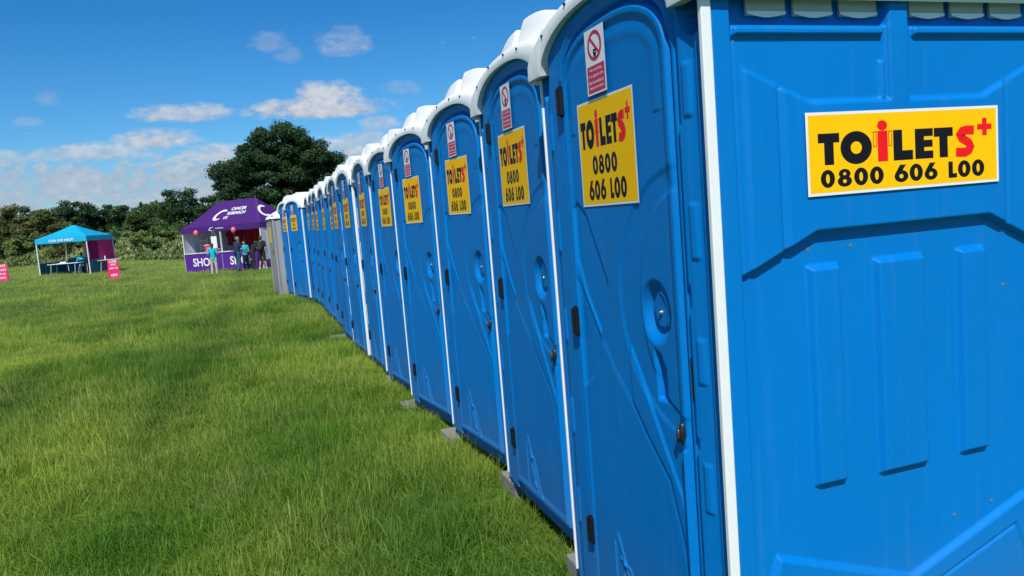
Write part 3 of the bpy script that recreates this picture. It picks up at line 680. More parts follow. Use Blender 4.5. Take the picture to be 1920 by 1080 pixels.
# ---- trees
M['bark'] = mat('bark', (.07, .055, .04), .9, noise=(6, .4), bump=(20, .6, .03))
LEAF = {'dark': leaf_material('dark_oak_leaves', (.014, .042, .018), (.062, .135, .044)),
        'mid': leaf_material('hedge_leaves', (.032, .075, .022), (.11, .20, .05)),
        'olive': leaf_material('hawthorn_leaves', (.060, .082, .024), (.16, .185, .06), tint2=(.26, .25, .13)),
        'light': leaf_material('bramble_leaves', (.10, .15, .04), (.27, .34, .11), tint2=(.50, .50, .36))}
def crown_mesh(spread, zc, hz, n_clump, n_leaf, leaf, mat_, seed, lowcut=-1, shape=None):
    g = np.random.default_rng(seed); C = []; cr_ = .30*(60/max(60, n_clump))**.27
    tries = 0
    while len(C) < n_clump and tries < 20000:
        tries += 1
        d = g.normal(size=3); d /= np.linalg.norm(d)
        if d[2] < lowcut: continue
        r = g.uniform(.12, 1)**.45; p = d*r*np.array([spread, spread, hz])
        if shape: p = shape(p, g)
        if p is None: continue
        C.append((p[0], p[1], p[2]+zc, g.uniform(.5, 1.0)*cr_*min(spread, hz)))
    C = np.array(C); per = n_leaf//len(C); Q = []; T = []
    for cx, cy, cz, cr in C:
        d = g.normal(size=(per, 3)); d /= np.linalg.norm(d, axis=1)[:, None]
        rr = cr*(g.uniform(.25, 1, per)**.5)*(1+.35*g.normal(size=per)*.5)
        p = d*rr[:, None]*np.array([1.15, 1.15, .72])+np.array([cx, cy, cz])
        nrm = d*.5+np.array([0, 0, .45])+g.normal(size=(per, 3))*.55; nrm /= np.linalg.norm(nrm, axis=1)[:, None]
        t = np.cross(nrm, g.normal(size=(per, 3))); t /= np.linalg.norm(t, axis=1)[:, None]; b = np.cross(nrm, t)
        s = leaf*g.uniform(.5, 1.2, per)[:, None]
        Q.append(np.stack([p-t*s, p-b*s*.55+t*s*.1, p+t*s, p+b*s*.55], 1))
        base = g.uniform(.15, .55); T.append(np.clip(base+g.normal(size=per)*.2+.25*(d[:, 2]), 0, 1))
    return raw_quads('crown', np.concatenate(Q), mat_, attr=np.concatenate(T)), C
def trunk_mesh(h, r, C, seed, nb=9):
    g = random.Random(seed); b = MB(); pts = [(0, 0, -.3), (.03*r, 0, h*.15), (.1*g.uniform(-1, 1), .1*g.uniform(-1, 1), h*.5), (.3*g.uniform(-1, 1), .3*g.uniform(-1, 1), h)]
    b.tube(pts, [r*1.35, r, r*.8, r*.45], 10)
    idx = list(range(len(C))); g.shuffle(idx)
    for i in idx[:nb]:
        c = C[i]; z0 = h*g.uniform(.45, .98); s = Vector((0, 0, z0)); e = Vector(c[:3]); m = s.lerp(e, .5)+Vector((0, 0, .12*(e-s).length))
        b.tube([s, m, e], [r*.42, r*.26, r*.08], 6)
    return b.mesh('trunk', M['bark'], True)
def tree(name, loc, spread, height, zlow, n_leaf, leaf, mk, label, cat, seed, group=None, n_clump=60, lowcut=-1, shape=None, th=None, tr=None):
    root = empty(name, loc, 0, label, cat, group)
    hz = (height-zlow)/2*.88; zc = zlow+(height-zlow)/2
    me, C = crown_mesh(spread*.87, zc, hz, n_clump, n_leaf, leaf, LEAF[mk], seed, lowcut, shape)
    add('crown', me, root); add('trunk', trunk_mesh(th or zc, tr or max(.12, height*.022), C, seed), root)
    return root
def oak_shape(p, g):
    x, y, z = p
    if z > 0: lim = 1-.35*max(0, (-x-2)/8)**1.2 - .25*max(0, (x-4)/7)
    else: lim = 1
    return (x*(1 if z < 3 else .92), y, z*lim)
tree('oak_tree', (4.6, 115, -.3), 11.3, 18.3, .6, 170000, .205, 'dark', 'big dark green oak with a broad rounded crown rising behind the purple gazebo', 'tree', 21, n_clump=420, shape=oak_shape, th=9, tr=.55)
hedge_spec = [(-30.5, 97, 3.4, 6.6, 'olive', 'olive bush-like tree cut by the left edge of the photo'),
 (-27.0, 99, 2.6, 6.3, 'mid', 'small green tree at the far left, behind the olive thorn trees'),
 (-24.1, 94, 3.0, 7.3, 'olive', 'olive brown thorn tree, the taller of the two on the left'),
 (-21.3, 92, 2.3, 6.5, 'olive', 'lower olive brown thorn tree behind the left side of the turquoise gazebo'),
 (-19.9, 99, 2.7, 8.1, 'dark', 'dark green tree with a domed top right behind the turquoise gazebo'),
 (-17.2, 101, 2.8, 7.0, 'dark', 'low dark hedgerow tree between the turquoise gazebo and the gap in the skyline'),
 (-14.5, 101, 3.0, 7.2, 'dark', 'dark hedgerow tree in the middle of the low skyline between the gazebos'),
 (-11.6, 97, 2.7, 6.5, 'mid', 'low green hedgerow tree left of the taller dark tree by the purple gazebo'),
 (-7.4, 93, 2.9, 8.6, 'dark', 'taller dark tree just left of the oak, above the purple gazebo corner'),
 (-4.4, 97, 2.6, 6.9, 'mid', 'small tree filling the gap between the oak and its dark neighbour'),
 (-1.2, 99, 3.0, 6.0, 'dark', 'dark tree under the left side of the oak, behind the purple gazebo roof'),
 (3.2, 98, 3.2, 5.6, 'mid', 'green tree in front of the oak trunk, behind the grey toilet')]
for i, (x, y, sp, h, mk, lb) in enumerate(hedge_spec):
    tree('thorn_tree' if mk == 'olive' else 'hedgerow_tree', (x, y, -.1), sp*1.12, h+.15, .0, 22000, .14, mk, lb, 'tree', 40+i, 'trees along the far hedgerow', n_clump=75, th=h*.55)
# low dark wood behind everything closes the skyline
def belt(name, path, w, h0, h1, n, leaf, mk, seed, label, cat):
    g = np.random.default_rng(seed); P = np.array(path, float); seg = np.linalg.norm(np.diff(P, axis=0), axis=1); cs = np.concatenate([[0], np.cumsum(seg)])
    s = g.uniform(0, cs[-1], n); x = np.interp(s, cs, P[:, 0]); y = np.interp(s, cs, P[:, 1])+g.uniform(-w, w, n)
    top = h0+(h1-h0)*(.5+.5*np.sin(s*.9+1)*np.sin(s*.37)+.25*np.sin(s*2.7))
    z = top*g.uniform(0, 1, n)**.8; lump = .5+.5*np.sin(s*3.1+y*2)*np.sin(z*2.5+s)
    p = np.stack([x, y, z-.25], -1); nrm = g.normal(size=(n, 3))+np.array([0, -.5, .8]); nrm /= np.linalg.norm(nrm, axis=1)[:, None]
    t = np.cross(nrm, g.normal(size=(n, 3))); t /= np.linalg.norm(t, axis=1)[:, None]; b = np.cross(nrm, t); sz = leaf*g.uniform(.5, 1.3, n)[:, None]
    Q = np.stack([p-t*sz, p-b*sz*.55, p+t*sz, p+b*sz*.55], 1)
    o = add(name, raw_quads(name, Q, LEAF[mk], attr=np.clip(.2+.5*lump+g.normal(size=n)*.18, 0, 1))); return tag(o, label, cat, kind='stuff')
belt('woodland', [(-60, 118), (-10, 122), (40, 124)], 3, 6.0, 7.8, 26000, .34, 'dark', 5, 'far dark strip of woodland closing the skyline', 'woodland')
belt('hedge_undergrowth', [(-40, 93), (-26, 90.5), (-8, 86), (12, 84)], 2.0, 2.6, 4.2, 26000, .17, 'mid', 6, 'dense green hedge bottom under the hedgerow trees', 'hedge')
# tall weeds in front of the hedge, reaching close behind the gazebos
def weeds(name, path, w, h0, h1, n, mk, seed, label, cat):
    g = np.random.default_rng(seed); P = np.array(path, float); seg = np.linalg.norm(np.diff(P, axis=0), axis=1); cs = np.concatenate([[0], np.cumsum(seg)])
    s = g.uniform(0, cs[-1], n); x = np.interp(s, cs, P[:, 0]); y0 = np.interp(s, cs, P[:, 1]); y = y0+g.uniform(0, w, n)
    clump = np.array([mnoise.noise(Vector((a*.45, b*.45, seed))) for a, b in zip(x, y)])
    top = (h0+(h1-h0)*np.clip(.5+clump*1.1, 0, 1))*np.clip(.35+(y-y0)/w, 0, 1); z = top*g.uniform(0, 1, n)**.6
    p = np.stack([x, y, gz(x, y)*0+np.interp(x, [-28, -6], [.12, -.25])+z], -1)
    nrm = g.normal(size=(n, 3))+np.array([0, -.7, .3]); nrm /= np.linalg.norm(nrm, axis=1)[:, None]
    t = np.cross(nrm, g.normal(size=(n, 3))*.6+np.array([0, 0, 1.])); t /= np.linalg.norm(t, axis=1)[:, None]; b = np.cross(nrm, t); b[:, 2] *= 1.4; sz = .12*g.uniform(.5, 1.3, n)[:, None]
    Q = np.stack([p-t*sz*.6, p-b*sz, p+t*sz*.6, p+b*sz], 1)
    tn = np.clip(.35+.5*clump+g.normal(size=n)*.2, 0, .9); tn = np.where((g.uniform(size=n) < .10) & (z > top*.7), 1, tn)
    o = add(name, raw_quads(name, Q, LEAF[mk], attr=tn)); return tag(o, label, cat, kind='stuff')
weeds('tall_weeds', [(-40, 94), (-27, 89), (-19, 82), (-12, 75), (-7.5, 70), (4, 66), (14, 64)], 9, 1.4, 3.0, 64000, 'light', 8, 'tall pale green weeds and cow parsley along the foot of the hedge', 'weeds')
for i, (x, y, sp, h, mk, lb) in enumerate([(-26.5, 90, 2.2, 4.3, 'olive', 'rounded olive bramble bush at the far left in front of the thorn trees'),
        (-23.0, 87.5, 2.0, 3.6, 'light', 'pale green bush left of the turquoise gazebo'), (-18.0, 84, 1.9, 3.3, 'olive', 'low olive bush behind the peak of the turquoise gazebo'),
        (-14.2, 80, 1.8, 3.2, 'light', 'light green bush just right of the turquoise gazebo'), (-11.0, 77, 1.7, 3.1, 'light', 'light green bush midway between the two gazebos'),
        (-8.3, 74, 1.6, 2.9, 'mid', 'green bush beside the left corner of the purple gazebo')]):
    tree('bush', (x, y, -.05), sp, h, -.2, 6500, .13, mk, lb, 'bush', 80+i, 'bushes in front of the hedgerow', n_clump=26, th=h*.5, tr=.07)

# concrete blocks under the joints of the row
for k in range(1, 13):
    b = MB(); x = XO[k]; b.box((x-(.105 if k < 3 else .078 if k == 3 else .05)+.02*math.sin(k*3), k*S-.155, -.03), (x+.22, k*S+.115, (.066 if k < 4 else .05)+ZO[k]*.9))
    o = b.add('concrete_block', M['concrete'], bevel=.006); o.rotation_euler = (0, 0, R(1.5*math.sin(k*5)))
    tag(o, f'grey concrete block wedged under the joint between the {ORD[k-1]} and {ORD[k]} blue toilets', 'concrete block', 'concrete blocks levelling the toilets')

# ------------------------------------------------------------------ gazebos
M['purple'] = mat('purple_canvas', (.060, .008, .165), .65, noise=(3, .12), bump=(2.5, .3, .03), trans=.1)
M['purple_dark'] = mat('purple_print', (.085, .012, .27), .6, noise=(4, .1))
M['purple_back'] = mat('grey_canvas', (.62, .60, .66), .8, noise=(3, .15), bump=(2, .3, .03))
M['turq'] = mat('turquoise_canvas', (.0, .40, .68), .6, noise=(3, .08), bump=(2.5, .3, .03), trans=.08)
M['turq_wall'] = mat('teal_half_wall', (.0, .13, .24), .7, noise=(3, .1))
M['magenta'] = mat('magenta_canvas', (.60, .004, .16), .7, noise=(2, .12), bump=(2, .3, .03), trans=.1)
M['alu'] = mat('white_metal_pole', (.66, .68, .68), .4, noise=(8, .05))
M['print_white'] = mat('white_print', (.78, .78, .80), .6)
M['canvas_white'] = mat('white_canvas', (.66, .64, .78), .7, noise=(2, .05), bump=(1.5, .3, .04), trans=.15)
M['pink'] = mat('pink_board', (.80, .01, .15), .5, noise=(4, .06))
M['balloon'] = mat('pink_balloon', (.80, .14, .20), .25, noise=(2, .05))
M['table_white'] = mat('white_table', (.74, .75, .78), .5, noise=(4, .05))

def gazebo(name, loc, rz, Lx, Ly, ze, zp, fas, mr, label):
    """front along +x, depth +y; hip roof"""
    root = empty(name, loc, rz, label, 'gazebo')
    a = min(Lx, Ly)/2; n = 14
    def hz(x, y):
        d = min(x, Lx-x, y, Ly-y)/a; d = max(0, min(1, d)); return ze+(zp-ze)*(d**1.18)
    xs = sorted(set([round(v, 4) for v in np.linspace(0, a, n)]+[round(v, 4) for v in np.linspace(a, Lx-a, 4)]+[round(v, 4) for v in np.linspace(Lx-a, Lx, n)]))
    ys = sorted(set([round(v, 4) for v in np.linspace(0, a, n)]+[round(v, 4) for v in np.linspace(a, Ly-a, 3)]+[round(v, 4) for v in np.linspace(Ly-a, Ly, n)]))
    P = np.array([[(x, y, hz(x, y)) for x in xs] for y in ys]); cn = add('canopy', grid_mesh('canopy', P, mr, smooth=False), root)
    vb = MB(); 
    def val(p, q):
        p = Vector(p); q = Vector(q); k = 10; d = (q-p).normalized(); nn = Vector((d.y, -d.x))
        pts = [p.lerp(q, i/k) for i in range(k+1)]; off = [.012*math.sin(i*2.1+p.x) for i in range(k+1)]
        vb.face_list([(t.x, t.y, ze) for t in pts]+[(t.x+nn.x*(.01+o_), t.y+nn.y*(.01+o_), ze-fas+.012*math.sin(i*1.3)) for i, (t, o_) in enumerate(zip(pts, off))], [(i, i+1, k+2+i, k+1+i) for i in range(k)])
    val((0, 0), (Lx, 0)); val((Lx, 0), (Lx, Ly)); val((Lx, Ly), (0, Ly)); val((0, Ly), (0, 0))
    vb.add('valance', mr, root)
    return root, hz, cn
def post(root, x, y, z0, z1, r=.028):
    b = MB(); b.box((x-r, y-r, z0), (x+r, y+r, z1)); b.box((x-.06, y-.06, z0), (x+.06, y+.06, z0+.012)); return b.add('leg', M['alu'], root)
def wallsheet(root, name, p, q, z0, z1, m, sag=.02):
    p = Vector(p); q = Vector(q); k = 24; P = []
    nn = Vector(((q-p).y, -(q-p).x)).normalized()
    for z in np.linspace(z0, z1, 8):
        row = []
        for i in range(k+1):
            t = p.lerp(q, i/k); o_ = sag*math.sin(i*1.1+z*.8); row.append((t.x+nn.x*o_, t.y+nn.y*o_, z))
        P.append(row)
    return add(name, grid_mesh(name, np.array(P), m), root)

# purple shop gazebo: 5.8 x 3 m, seen corner-on
PU, hzP, cn = gazebo('gazebo', (-4.65, 44.3, -.20), R(-45), 5.8, 3.0, 2.42, 3.78, .30, M['purple'], 'large purple gazebo with white lettering used as a shop stall')
for x in (.04, 2.9, 5.76): post(PU, x, .04, .0, 2.40)
for x in (.04, 5.76): post(PU, x, 2.96, .0, 2.40)
wallsheet(PU, 'back_wall', (.05, 2.98), (5.75, 2.98), .02, 2.15, M['purple_back'])
wallsheet(PU, 'side_wall', (5.79, .06), (5.79, 2.94), .45, 2.15, M['canvas_white'])
wallsheet(PU, 'side_wall_hem', (5.795, .06), (5.795, 2.94), .01, .45, M['purple_dark'], .01)
wallsheet(PU, 'side_wall', (.01, .06), (.01, 2.94), .02, 2.15, M['canvas_white'])
# roof print: sweeping C and the three-line name
slope = math.hypot(3.78-2.42, 1.5)
def on_front(u, s, l=0):
    y = s*1.5; z = hzP(2.9, y); return (u, y-.006-.002*l, z+.012+.003*l)
F = Flat()
cpts = [(2.95, .70), (2.72, .76), (2.42, .74), (2.05, .62), (1.86, .45), (1.80, .30), (2.0, .22), (2.25, .26)]
Fm = [M['print_white']]
def print_mesh(name, items, fn, parent, mats=Fm):
    vs = []; fs = []; 
    for pts, ly in items:
        n = len(vs); vs += [fn(p[0], p[1], ly) for p in pts]; fs.append(tuple(range(n, n+len(pts))))
    return add(name, mesh_from(name, vs, fs, mats), parent)
def swoosh(cx, cy, r, asp=1.0):
    """letter C as an open ring with slanted ends, thicker on the lower left"""
    it = []; n = 26
    for k in range(n):
        a0 = R(48+262*k/n); a1 = R(48+262*(k+1)/n)
        t0 = .18+.26*max(0, math.sin(math.pi*k/n))**.8; t1 = .18+.26*max(0, math.sin(math.pi*(k+1)/n))**.8
        f = lambda a, q: (cx+r*q*(math.cos(a)+.35*math.sin(a))*asp, cy+r*q*math.sin(a)*.8)
        it.append(([f(a0, 1), f(a1, 1), f(a1, 1-t1), f(a0, 1-t0)], 0))
    return it
items = swoosh(2.35, .47, .25, 1.55)
for body, u0, u1, s0, s1 in (('CANCER', 2.95, 4.05, .62, .73), ('RESEARCH', 2.85, 4.15, .46, .57), ('UK', 2.75, 3.1, .30, .41)):
    V, Fc, w = text_mesh(body, .03)
    for f in Fc: items.append(([(u0+V[i][0]/w*(u1-u0), s0+V[i][1]*(s1-s0)) for i in f], 0))
# split long faces along the slope is unnecessary: letters are small against the curve
print_mesh('canopy_print', items, on_front, cn)
print_mesh('canopy_print', [([(p[0], p[1]) for p in pts], 0) for pts, _ in swoosh(.95, .50, .28, 1.4)], lambda u, s, l: (5.8-s*1.5+.012, u+.25, hzP(5.8-s*1.5, 1.5)+.016), cn)
items = swoosh(2.35, 2.27, .12, 1.4)
V, Fc, w = text_mesh('CANCER RESEARCH UK', .03)
for f in Fc: items.append(([(2.65+V[i][0]/w*.62, 2.26+V[i][1]*.06) for i in f], 0))
print_mesh('valance_print', items, lambda u, s, l: (u, -.045, s), PU)
# counter: purple fronts reading SHOP, white top
for j, (xa, xb) in enumerate(((.08, 2.88), (2.93, 5.72))):
    cf = wallsheet(PU, 'counter_front', (xa, -.02), (xb, -.02), .02, .98, M['purple_dark'], .006)
    V, Fc, w = text_mesh('SHOP', .022)
    a, b_ = (xa+.62, xa+2.25) if j == 0 else (xa+.55, xa+2.2)
    print_mesh('counter_lettering', [([(a+V[i][0]/w*(b_-a), .28+V[i][1]*.46) for i in f], 0) for f in Fc], lambda u, s, l: (u, -.040, s), cf)
b = MB(); b.box((.08, -.06, .985), (3.6, .35, 1.025)); b.add('counter_top', M['table_white'], PU)
Prot = Matrix.Translation((-4.65, 44.3, -.20)) @ Matrix.Rotation(R(-45), 4, 'Z')
def PL(x, y, z): return Prot @ Vector((x, y, z))
# goods in the stall
M['crimson_cloth'] = mat('crimson_cloth', (.55, .006, .04), .85, noise=(6, .3), bump=(6, .5, .03))
M['pink_cloth'] = mat('pink_cloth', (.85, .16, .24), .8, noise=(7, .3), bump=(8, .5, .02))
def tshirt(loc, rz, m, label, group=None, s=1.0):
    pts = [(-.30, .36), (-.16, .42), (-.07, .40), (.07, .40), (.16, .42), (.30, .36), (.36, .16), (.25, .12), (.22, .22), (.23, -.36), (-.23, -.36), (-.22, .22), (-.25, .12), (-.36, .16)]
    vs = [(x*s, -.02, z*s) for x, z in pts]+[(x*s, .02, z*s) for x, z in pts]; n = len(pts)
    fs = [tuple(range(n)), tuple(range(2*n-1, n-1, -1))]+[(i, n+i, n+(i+1) % n, (i+1) % n) for i in range(n)]
    o = add('t_shirt', mesh_from('t_shirt', vs, fs, m)); o.location = loc; o.rotation_euler = (0, 0, rz); tag(o, label, 't-shirt', group)
for i, (x, z) in enumerate(((.75, 1.66), (1.42, 1.68), (2.10, 1.64), (2.75, 1.66), (1.1, 1.10), (2.4, 1.08))):
    tshirt(PL(x, 2.80-.05*(i % 2), z), R(-45), M['crimson_cloth'], ('crimson t-shirt hanging leftmost on the back wall of the purple stall', 'crimson t-shirt hanging second from the left in the upper row of the stall', 'crimson t-shirt hanging third in the upper row of the stall', 'crimson t-shirt hanging rightmost in the upper row of the stall', 'crimson t-shirt in the lower left of the hanging display', 'crimson t-shirt in the lower right of the hanging display')[i], 'crimson t-shirts hung in the purple stall', 1.05)
def heap(name, c, r, m, label, cat, seed):
    g = random.Random(seed); b = MB()
    for k in range(9): b.ball((c[0]+g.uniform(-1, 1)*r[0]*.6, c[1]+g.uniform(-1, 1)*r[1]*.6, c[2]+g.uniform(0, 1)*r[2]), (r[0]*g.uniform(.3, .5), r[1]*g.uniform(.3, .5), r[2]*g.uniform(.2, .45)), seg=8, rings=6)
    o = b.add(name, m, smooth=True); return tag(o, label, cat)
heap('soft_toys', PL(1.55, .55, 1.20), (.42, .3, .25), M['pink_cloth'], 'heap of pink soft goods on the left end of the white counter', 'soft goods', 1)
heap('folded_clothes', PL(1.9, .25, 1.03), (.55, .2, .14), M['pink_cloth'], 'low pile of pink and white folded clothes on the shop counter', 'clothes', 2)
def wire_rack():
    root = empty('wire_rack', PL(.35, .9, 0), R(-45), 'white wire display rack inside the left end of the purple stall', 'display rack')
    for k in range(6):
        b = MB(); b.box((.0, 0, .55+k*.22), (.55, .03, .58+k*.22)); b.add('shelf', M['alu'], root)
    for x in (0, .55):
        b = MB(); b.box((x-.015, -.01, 0), (x+.015, .04, 1.8)); b.add('upright', M['alu'], root)
wire_rack()
def balloon(p, label):
    root = empty('balloon', p, 0, label, 'balloon', 'pink balloons on the purple stall')
    b = MB(); b.ball((0, 0, .0), (.13, .13, .165), seg=16, rings=12); b.add('bladder', M['balloon'], root, True)
    b = MB(); b.tube([(0, 0, -.16), (0, 0, -.185)], [.01, .02], 8); b.add('knot', M['balloon'], root)
    b = MB(); b.tube([(0, 0, -.18), (.02, .01, -.35), (-.01, 0, -.5)], .003, 4); b.add('string', M['print_white'], root)
balloon(PL(1.25, -.1, 2.12), 'pink balloon tied near the left corner of the purple gazebo')
balloon(PL(4.05, -.12, 2.12), 'pink balloon tied under the middle of the purple gazebo valance')
def hanging_sign():
    p = PL(2.55, -.12, 1.25); root = empty('hanging_sign', p, R(-32), 'white notice board hanging from the front valance of the purple gazebo', 'sign')
    b = MB(); b.box((-.17, -.008, .0), (.17, .008, .62)); bd = b.add('board', M['print_white'], root)
    b = MB()
    for x in (-.1, .1): b.tube([(x, 0, .62), (x*.4, 0, .95)], .004, 5)
    b.add('cord', M['print_white'], root)
hanging_sign()

# turquoise gazebo: 3.1 x 3 m
TQ, hzT, cn2 = gazebo('gazebo', (-13.1, 50.2, .06), R(-20), 3.1, 2.95, 2.26, 2.98, .30, M['turq'], 'turquoise gazebo with magenta back wall standing on the left of the field')
for x, y in ((.04, .04), (3.06, .04), (.04, 2.91), (3.06, 2.91)): post(TQ, x, y, 0, 2.24)
wallsheet(TQ, 'back_wall', (1.25, 2.92), (3.05, 2.92), .02, 2.05, M['magenta'])
wallsheet(TQ, 'side_wall', (3.07, 2.90), (3.07, 1.2), .02, 2.05, M['magenta'])
wallsheet(TQ, 'half_wall', (.02, .05), (.02, 2.9), .02, .82, M['turq_wall'], .015)
wallsheet(TQ, 'half_wall', (3.08, .05), (3.08, 2.9), .02, .82, M['turq_wall'], .015)
wallsheet(TQ, 'half_wall', (.05, 2.93), (1.22, 2.93), .02, .95, M['turq_wall'], .015)
b = MB(); b.face_list([(1.25, 2.88, 2.0), (1.42, 2.85, 2.0), (1.62, 2.8, .98), (1.22, 2.84, .98)], [(0, 1, 2, 3)]); b.add('curtain', mat('pale_pink_curtain', (.7, .35, .40), .8, noise=(4, .2)), TQ)
V, Fc, w = text_mesh('CAN WE HELP?', .025)
print_mesh('valance_print', [([(.85+V[i][0]/w*1.5, 2.03+V[i][1]*.15) for i in f], 0) for f in Fc], lambda u, s, l: (u, -.045, s), TQ)
Trot = Matrix.Translation((-13.1, 50.2, .06)) @ Matrix.Rotation(R(-20), 4, 'Z')
def TL(x, y, z): return Trot @ Vector((x, y, z))
def folding_table(p, rz, L, label, dark=False):
    root = empty('folding_table', p, rz, label, 'table', 'folding tables at the turquoise gazebo')
    b = MB(); b.box((0, 0, .70), (L, .7, .735)); b.add('tabletop', M['table_white'], root, bevel=.008)
    for x in (.2, L-.2):
        b = MB(); b.tube([(x, .06, .70), (x-.08, .04, 0)], .014, 6); b.tube([(x, .64, .70), (x-.08, .66, 0)], .014, 6); b.tube([(x-.06, .05, .18), (x-.06, .65, .18)], .01, 6); b.add('leg', M['alu'], root)
folding_table(TL(.75, -.35, 0), R(-20), 1.85, 'long white folding table standing at the open front of the turquoise gazebo')
folding_table(TL(3.2, .7, 0), R(22), 1.3, 'short white folding table with papers at the right side of the turquoise gazebo')
b = MB(); b.box((-.25, -.2, 0), (.25, .2, .02)); b.box((-.1, -.15, .02), (.2, .12, .10)); o = b.add('leaflets', M['print_white'], bevel=.004); o.location = TL(1.45, .0, .735); o.rotation_euler = (0, 0, .3); tag(o, 'stack of white leaflets on the long table of the turquoise gazebo', 'leaflets')
b = MB(); b.tube([(0, 0, 0), (0, 0, .16), (0, 0, .18), (0, 0, .24)], [.04, .04, .02, .02], 10); o = b.add('bottle', M['print_white'], smooth=True); o.location = TL(3.45, 1.1, .735); tag(o, 'white bottle standing on the short folding table', 'bottle')
def board_sign(p, rz, lines, label, h=.98, w=.48):
    root = empty('sign_board', p, rz, label, 'sign', 'pink sign boards')
    b = MB(); n = 6
    b.face_list([(-w/2, 0, .02), (w/2, 0, .02), (w/2, .12, h), (-w/2, .12, h), (-w/2, .02, .02), (w/2, .02, .02), (w/2, .14, h), (-w/2, .14, h)], [(0, 1, 2, 3), (7, 6, 5, 4), (0, 4, 5, 1), (1, 5, 6, 2), (2, 6, 7, 3), (3, 7, 4, 0)])
    bd = b.add('front_board', M['pink'], root)
    b = MB(); b.face_list([(-w/2, .34, .02), (w/2, .34, .02), (w/2, .16, h), (-w/2, .16, h), (-w/2, .36, .02), (w/2, .36, .02), (w/2, .18, h), (-w/2, .18, h)], [(0, 1, 2, 3), (7, 6, 5, 4), (0, 4, 5, 1), (1, 5, 6, 2), (2, 6, 7, 3), (3, 7, 4, 0)])
    b.add('back_board', M['pink'], root)
    it = []
    for t, z0, z1, ww in lines:
        V, Fc, tw = text_mesh(t, .02)
        for f in Fc: it.append(([(-ww/2+V[i][0]/tw*ww, z0+V[i][1]*(z1-z0)) for i in f], 0))
    print_mesh('lettering', it, lambda u, s, l: (u, -.006+.12*(s/h), s), bd)
board_sign((-7.75, 41.2, float(gz(-7.75, 41.2))), R(14), [('COME', .84, .97, .34), ('AND', .70, .80, .26), ('ASK US', .52, .62, .38), ('HERE', .16, .28, .30)], 'pink sign board with white lettering in front of the turquoise gazebo')
board_sign((-13.75, 45.6, .10), R(10), [('RACE', .84, .97, .34), ('START', .62, .74, .38), ('THIS', .42, .52, .28), ('WAY', .2, .32, .30)], 'pink sign board with white lettering cut by the left edge of the photo')

# ------------------------------------------------------------------ people
SKIN = mat('skin', (.50, .27, .18), .55, noise=(20, .1)); HAIRB = mat('brown_hair', (.045, .022, .012), .6, noise=(30, .4)); HAIRG = mat('grey_hair', (.22, .19, .16), .6, noise=(30, .3))
def cloth(name, c): return mat(name, c, .85, noise=(9, .2), bump=(12, .5, .012))
CL = {'teal': cloth('teal_cotton', (.0, .42, .56)), 'navy': cloth('navy_cotton', (.006, .02, .075)), 'jeans': cloth('blue_denim', (.02, .075, .15)), 'beige': cloth('beige_cotton', (.46, .42, .37)), 'black': cloth('black_cotton', (.012, .012, .014)), 'charcoal': cloth('charcoal_cotton', (.012, .014, .022)), 'olive': cloth('olive_canvas', (.022, .026, .02)), 'shoe': cloth('shoe_leather', (.05, .045, .045)), 'redc': cloth('red_cotton', (.5, .02, .04)), 'whitec': cloth('white_cotton', (.6, .6, .6))}
class Lump:
    """tapered limbs and ellipsoids fused into one skin by a voxel remesh"""
    def __init__(s): s.b = MB()
    def limb(s, p, q, r0, r1):
        p, q = Vector(p), Vector(q); n = 12; rings = 5; d = (q-p).normalized(); up = Vector((0, 0, 1)) if abs(d.z) < .9 else Vector((1, 0, 0)); a = d.cross(up).normalized(); b = d.cross(a)
        prof = [(p-d*r0*math.cos(t), r0*math.sin(t)) for t in np.linspace(.05, math.pi/2, rings)]+[(q+d*r1*math.sin(t), r1*math.cos(t)) for t in np.linspace(0, math.pi/2-.05, rings)]
        vs = []; fs = []
        for c, r in prof: vs += [c+(a*math.cos(2*math.pi*k/n)+b*math.sin(2*math.pi*k/n))*r for k in range(n)]
        for i in range(len(prof)-1):
            for k in range(n): fs.append((i*n+k, i*n+(k+1) % n, (i+1)*n+(k+1) % n, (i+1)*n+k))
        fs.append(tuple(range(n-1, -1, -1))); fs.append(tuple(range((len(prof)-1)*n, len(prof)*n)))
        s.b.face_list(vs, fs)
    def ball(s, c, r): s.b.ball(c, r, seg=16, rings=10)
    def make(s, name, m, parent, vox=.012, sm=3):
        me = s.b.mesh(name, m); o = bpy.data.objects.new(name, me); col.objects.link(o)
        bm = bmesh.new(); bm.from_mesh(me); bmesh.ops.recalc_face_normals(bm, faces=bm.faces); bm.to_mesh(me); bm.free()
        r = o.modifiers.new('r', 'REMESH'); r.mode = 'VOXEL'; r.voxel_size = vox; r.use_smooth_shade = True
        q = o.modifiers.new('s', 'SMOOTH'); q.iterations = sm; q.factor = .5
        dg = bpy.context.evaluated_depsgraph_get(); nm = bpy.data.meshes.new_from_object(o.evaluated_get(dg)); nm.name = name
        bpy.data.objects.remove(o)
        if not nm.materials: nm.materials.append(m)
        return add(name, nm, parent)
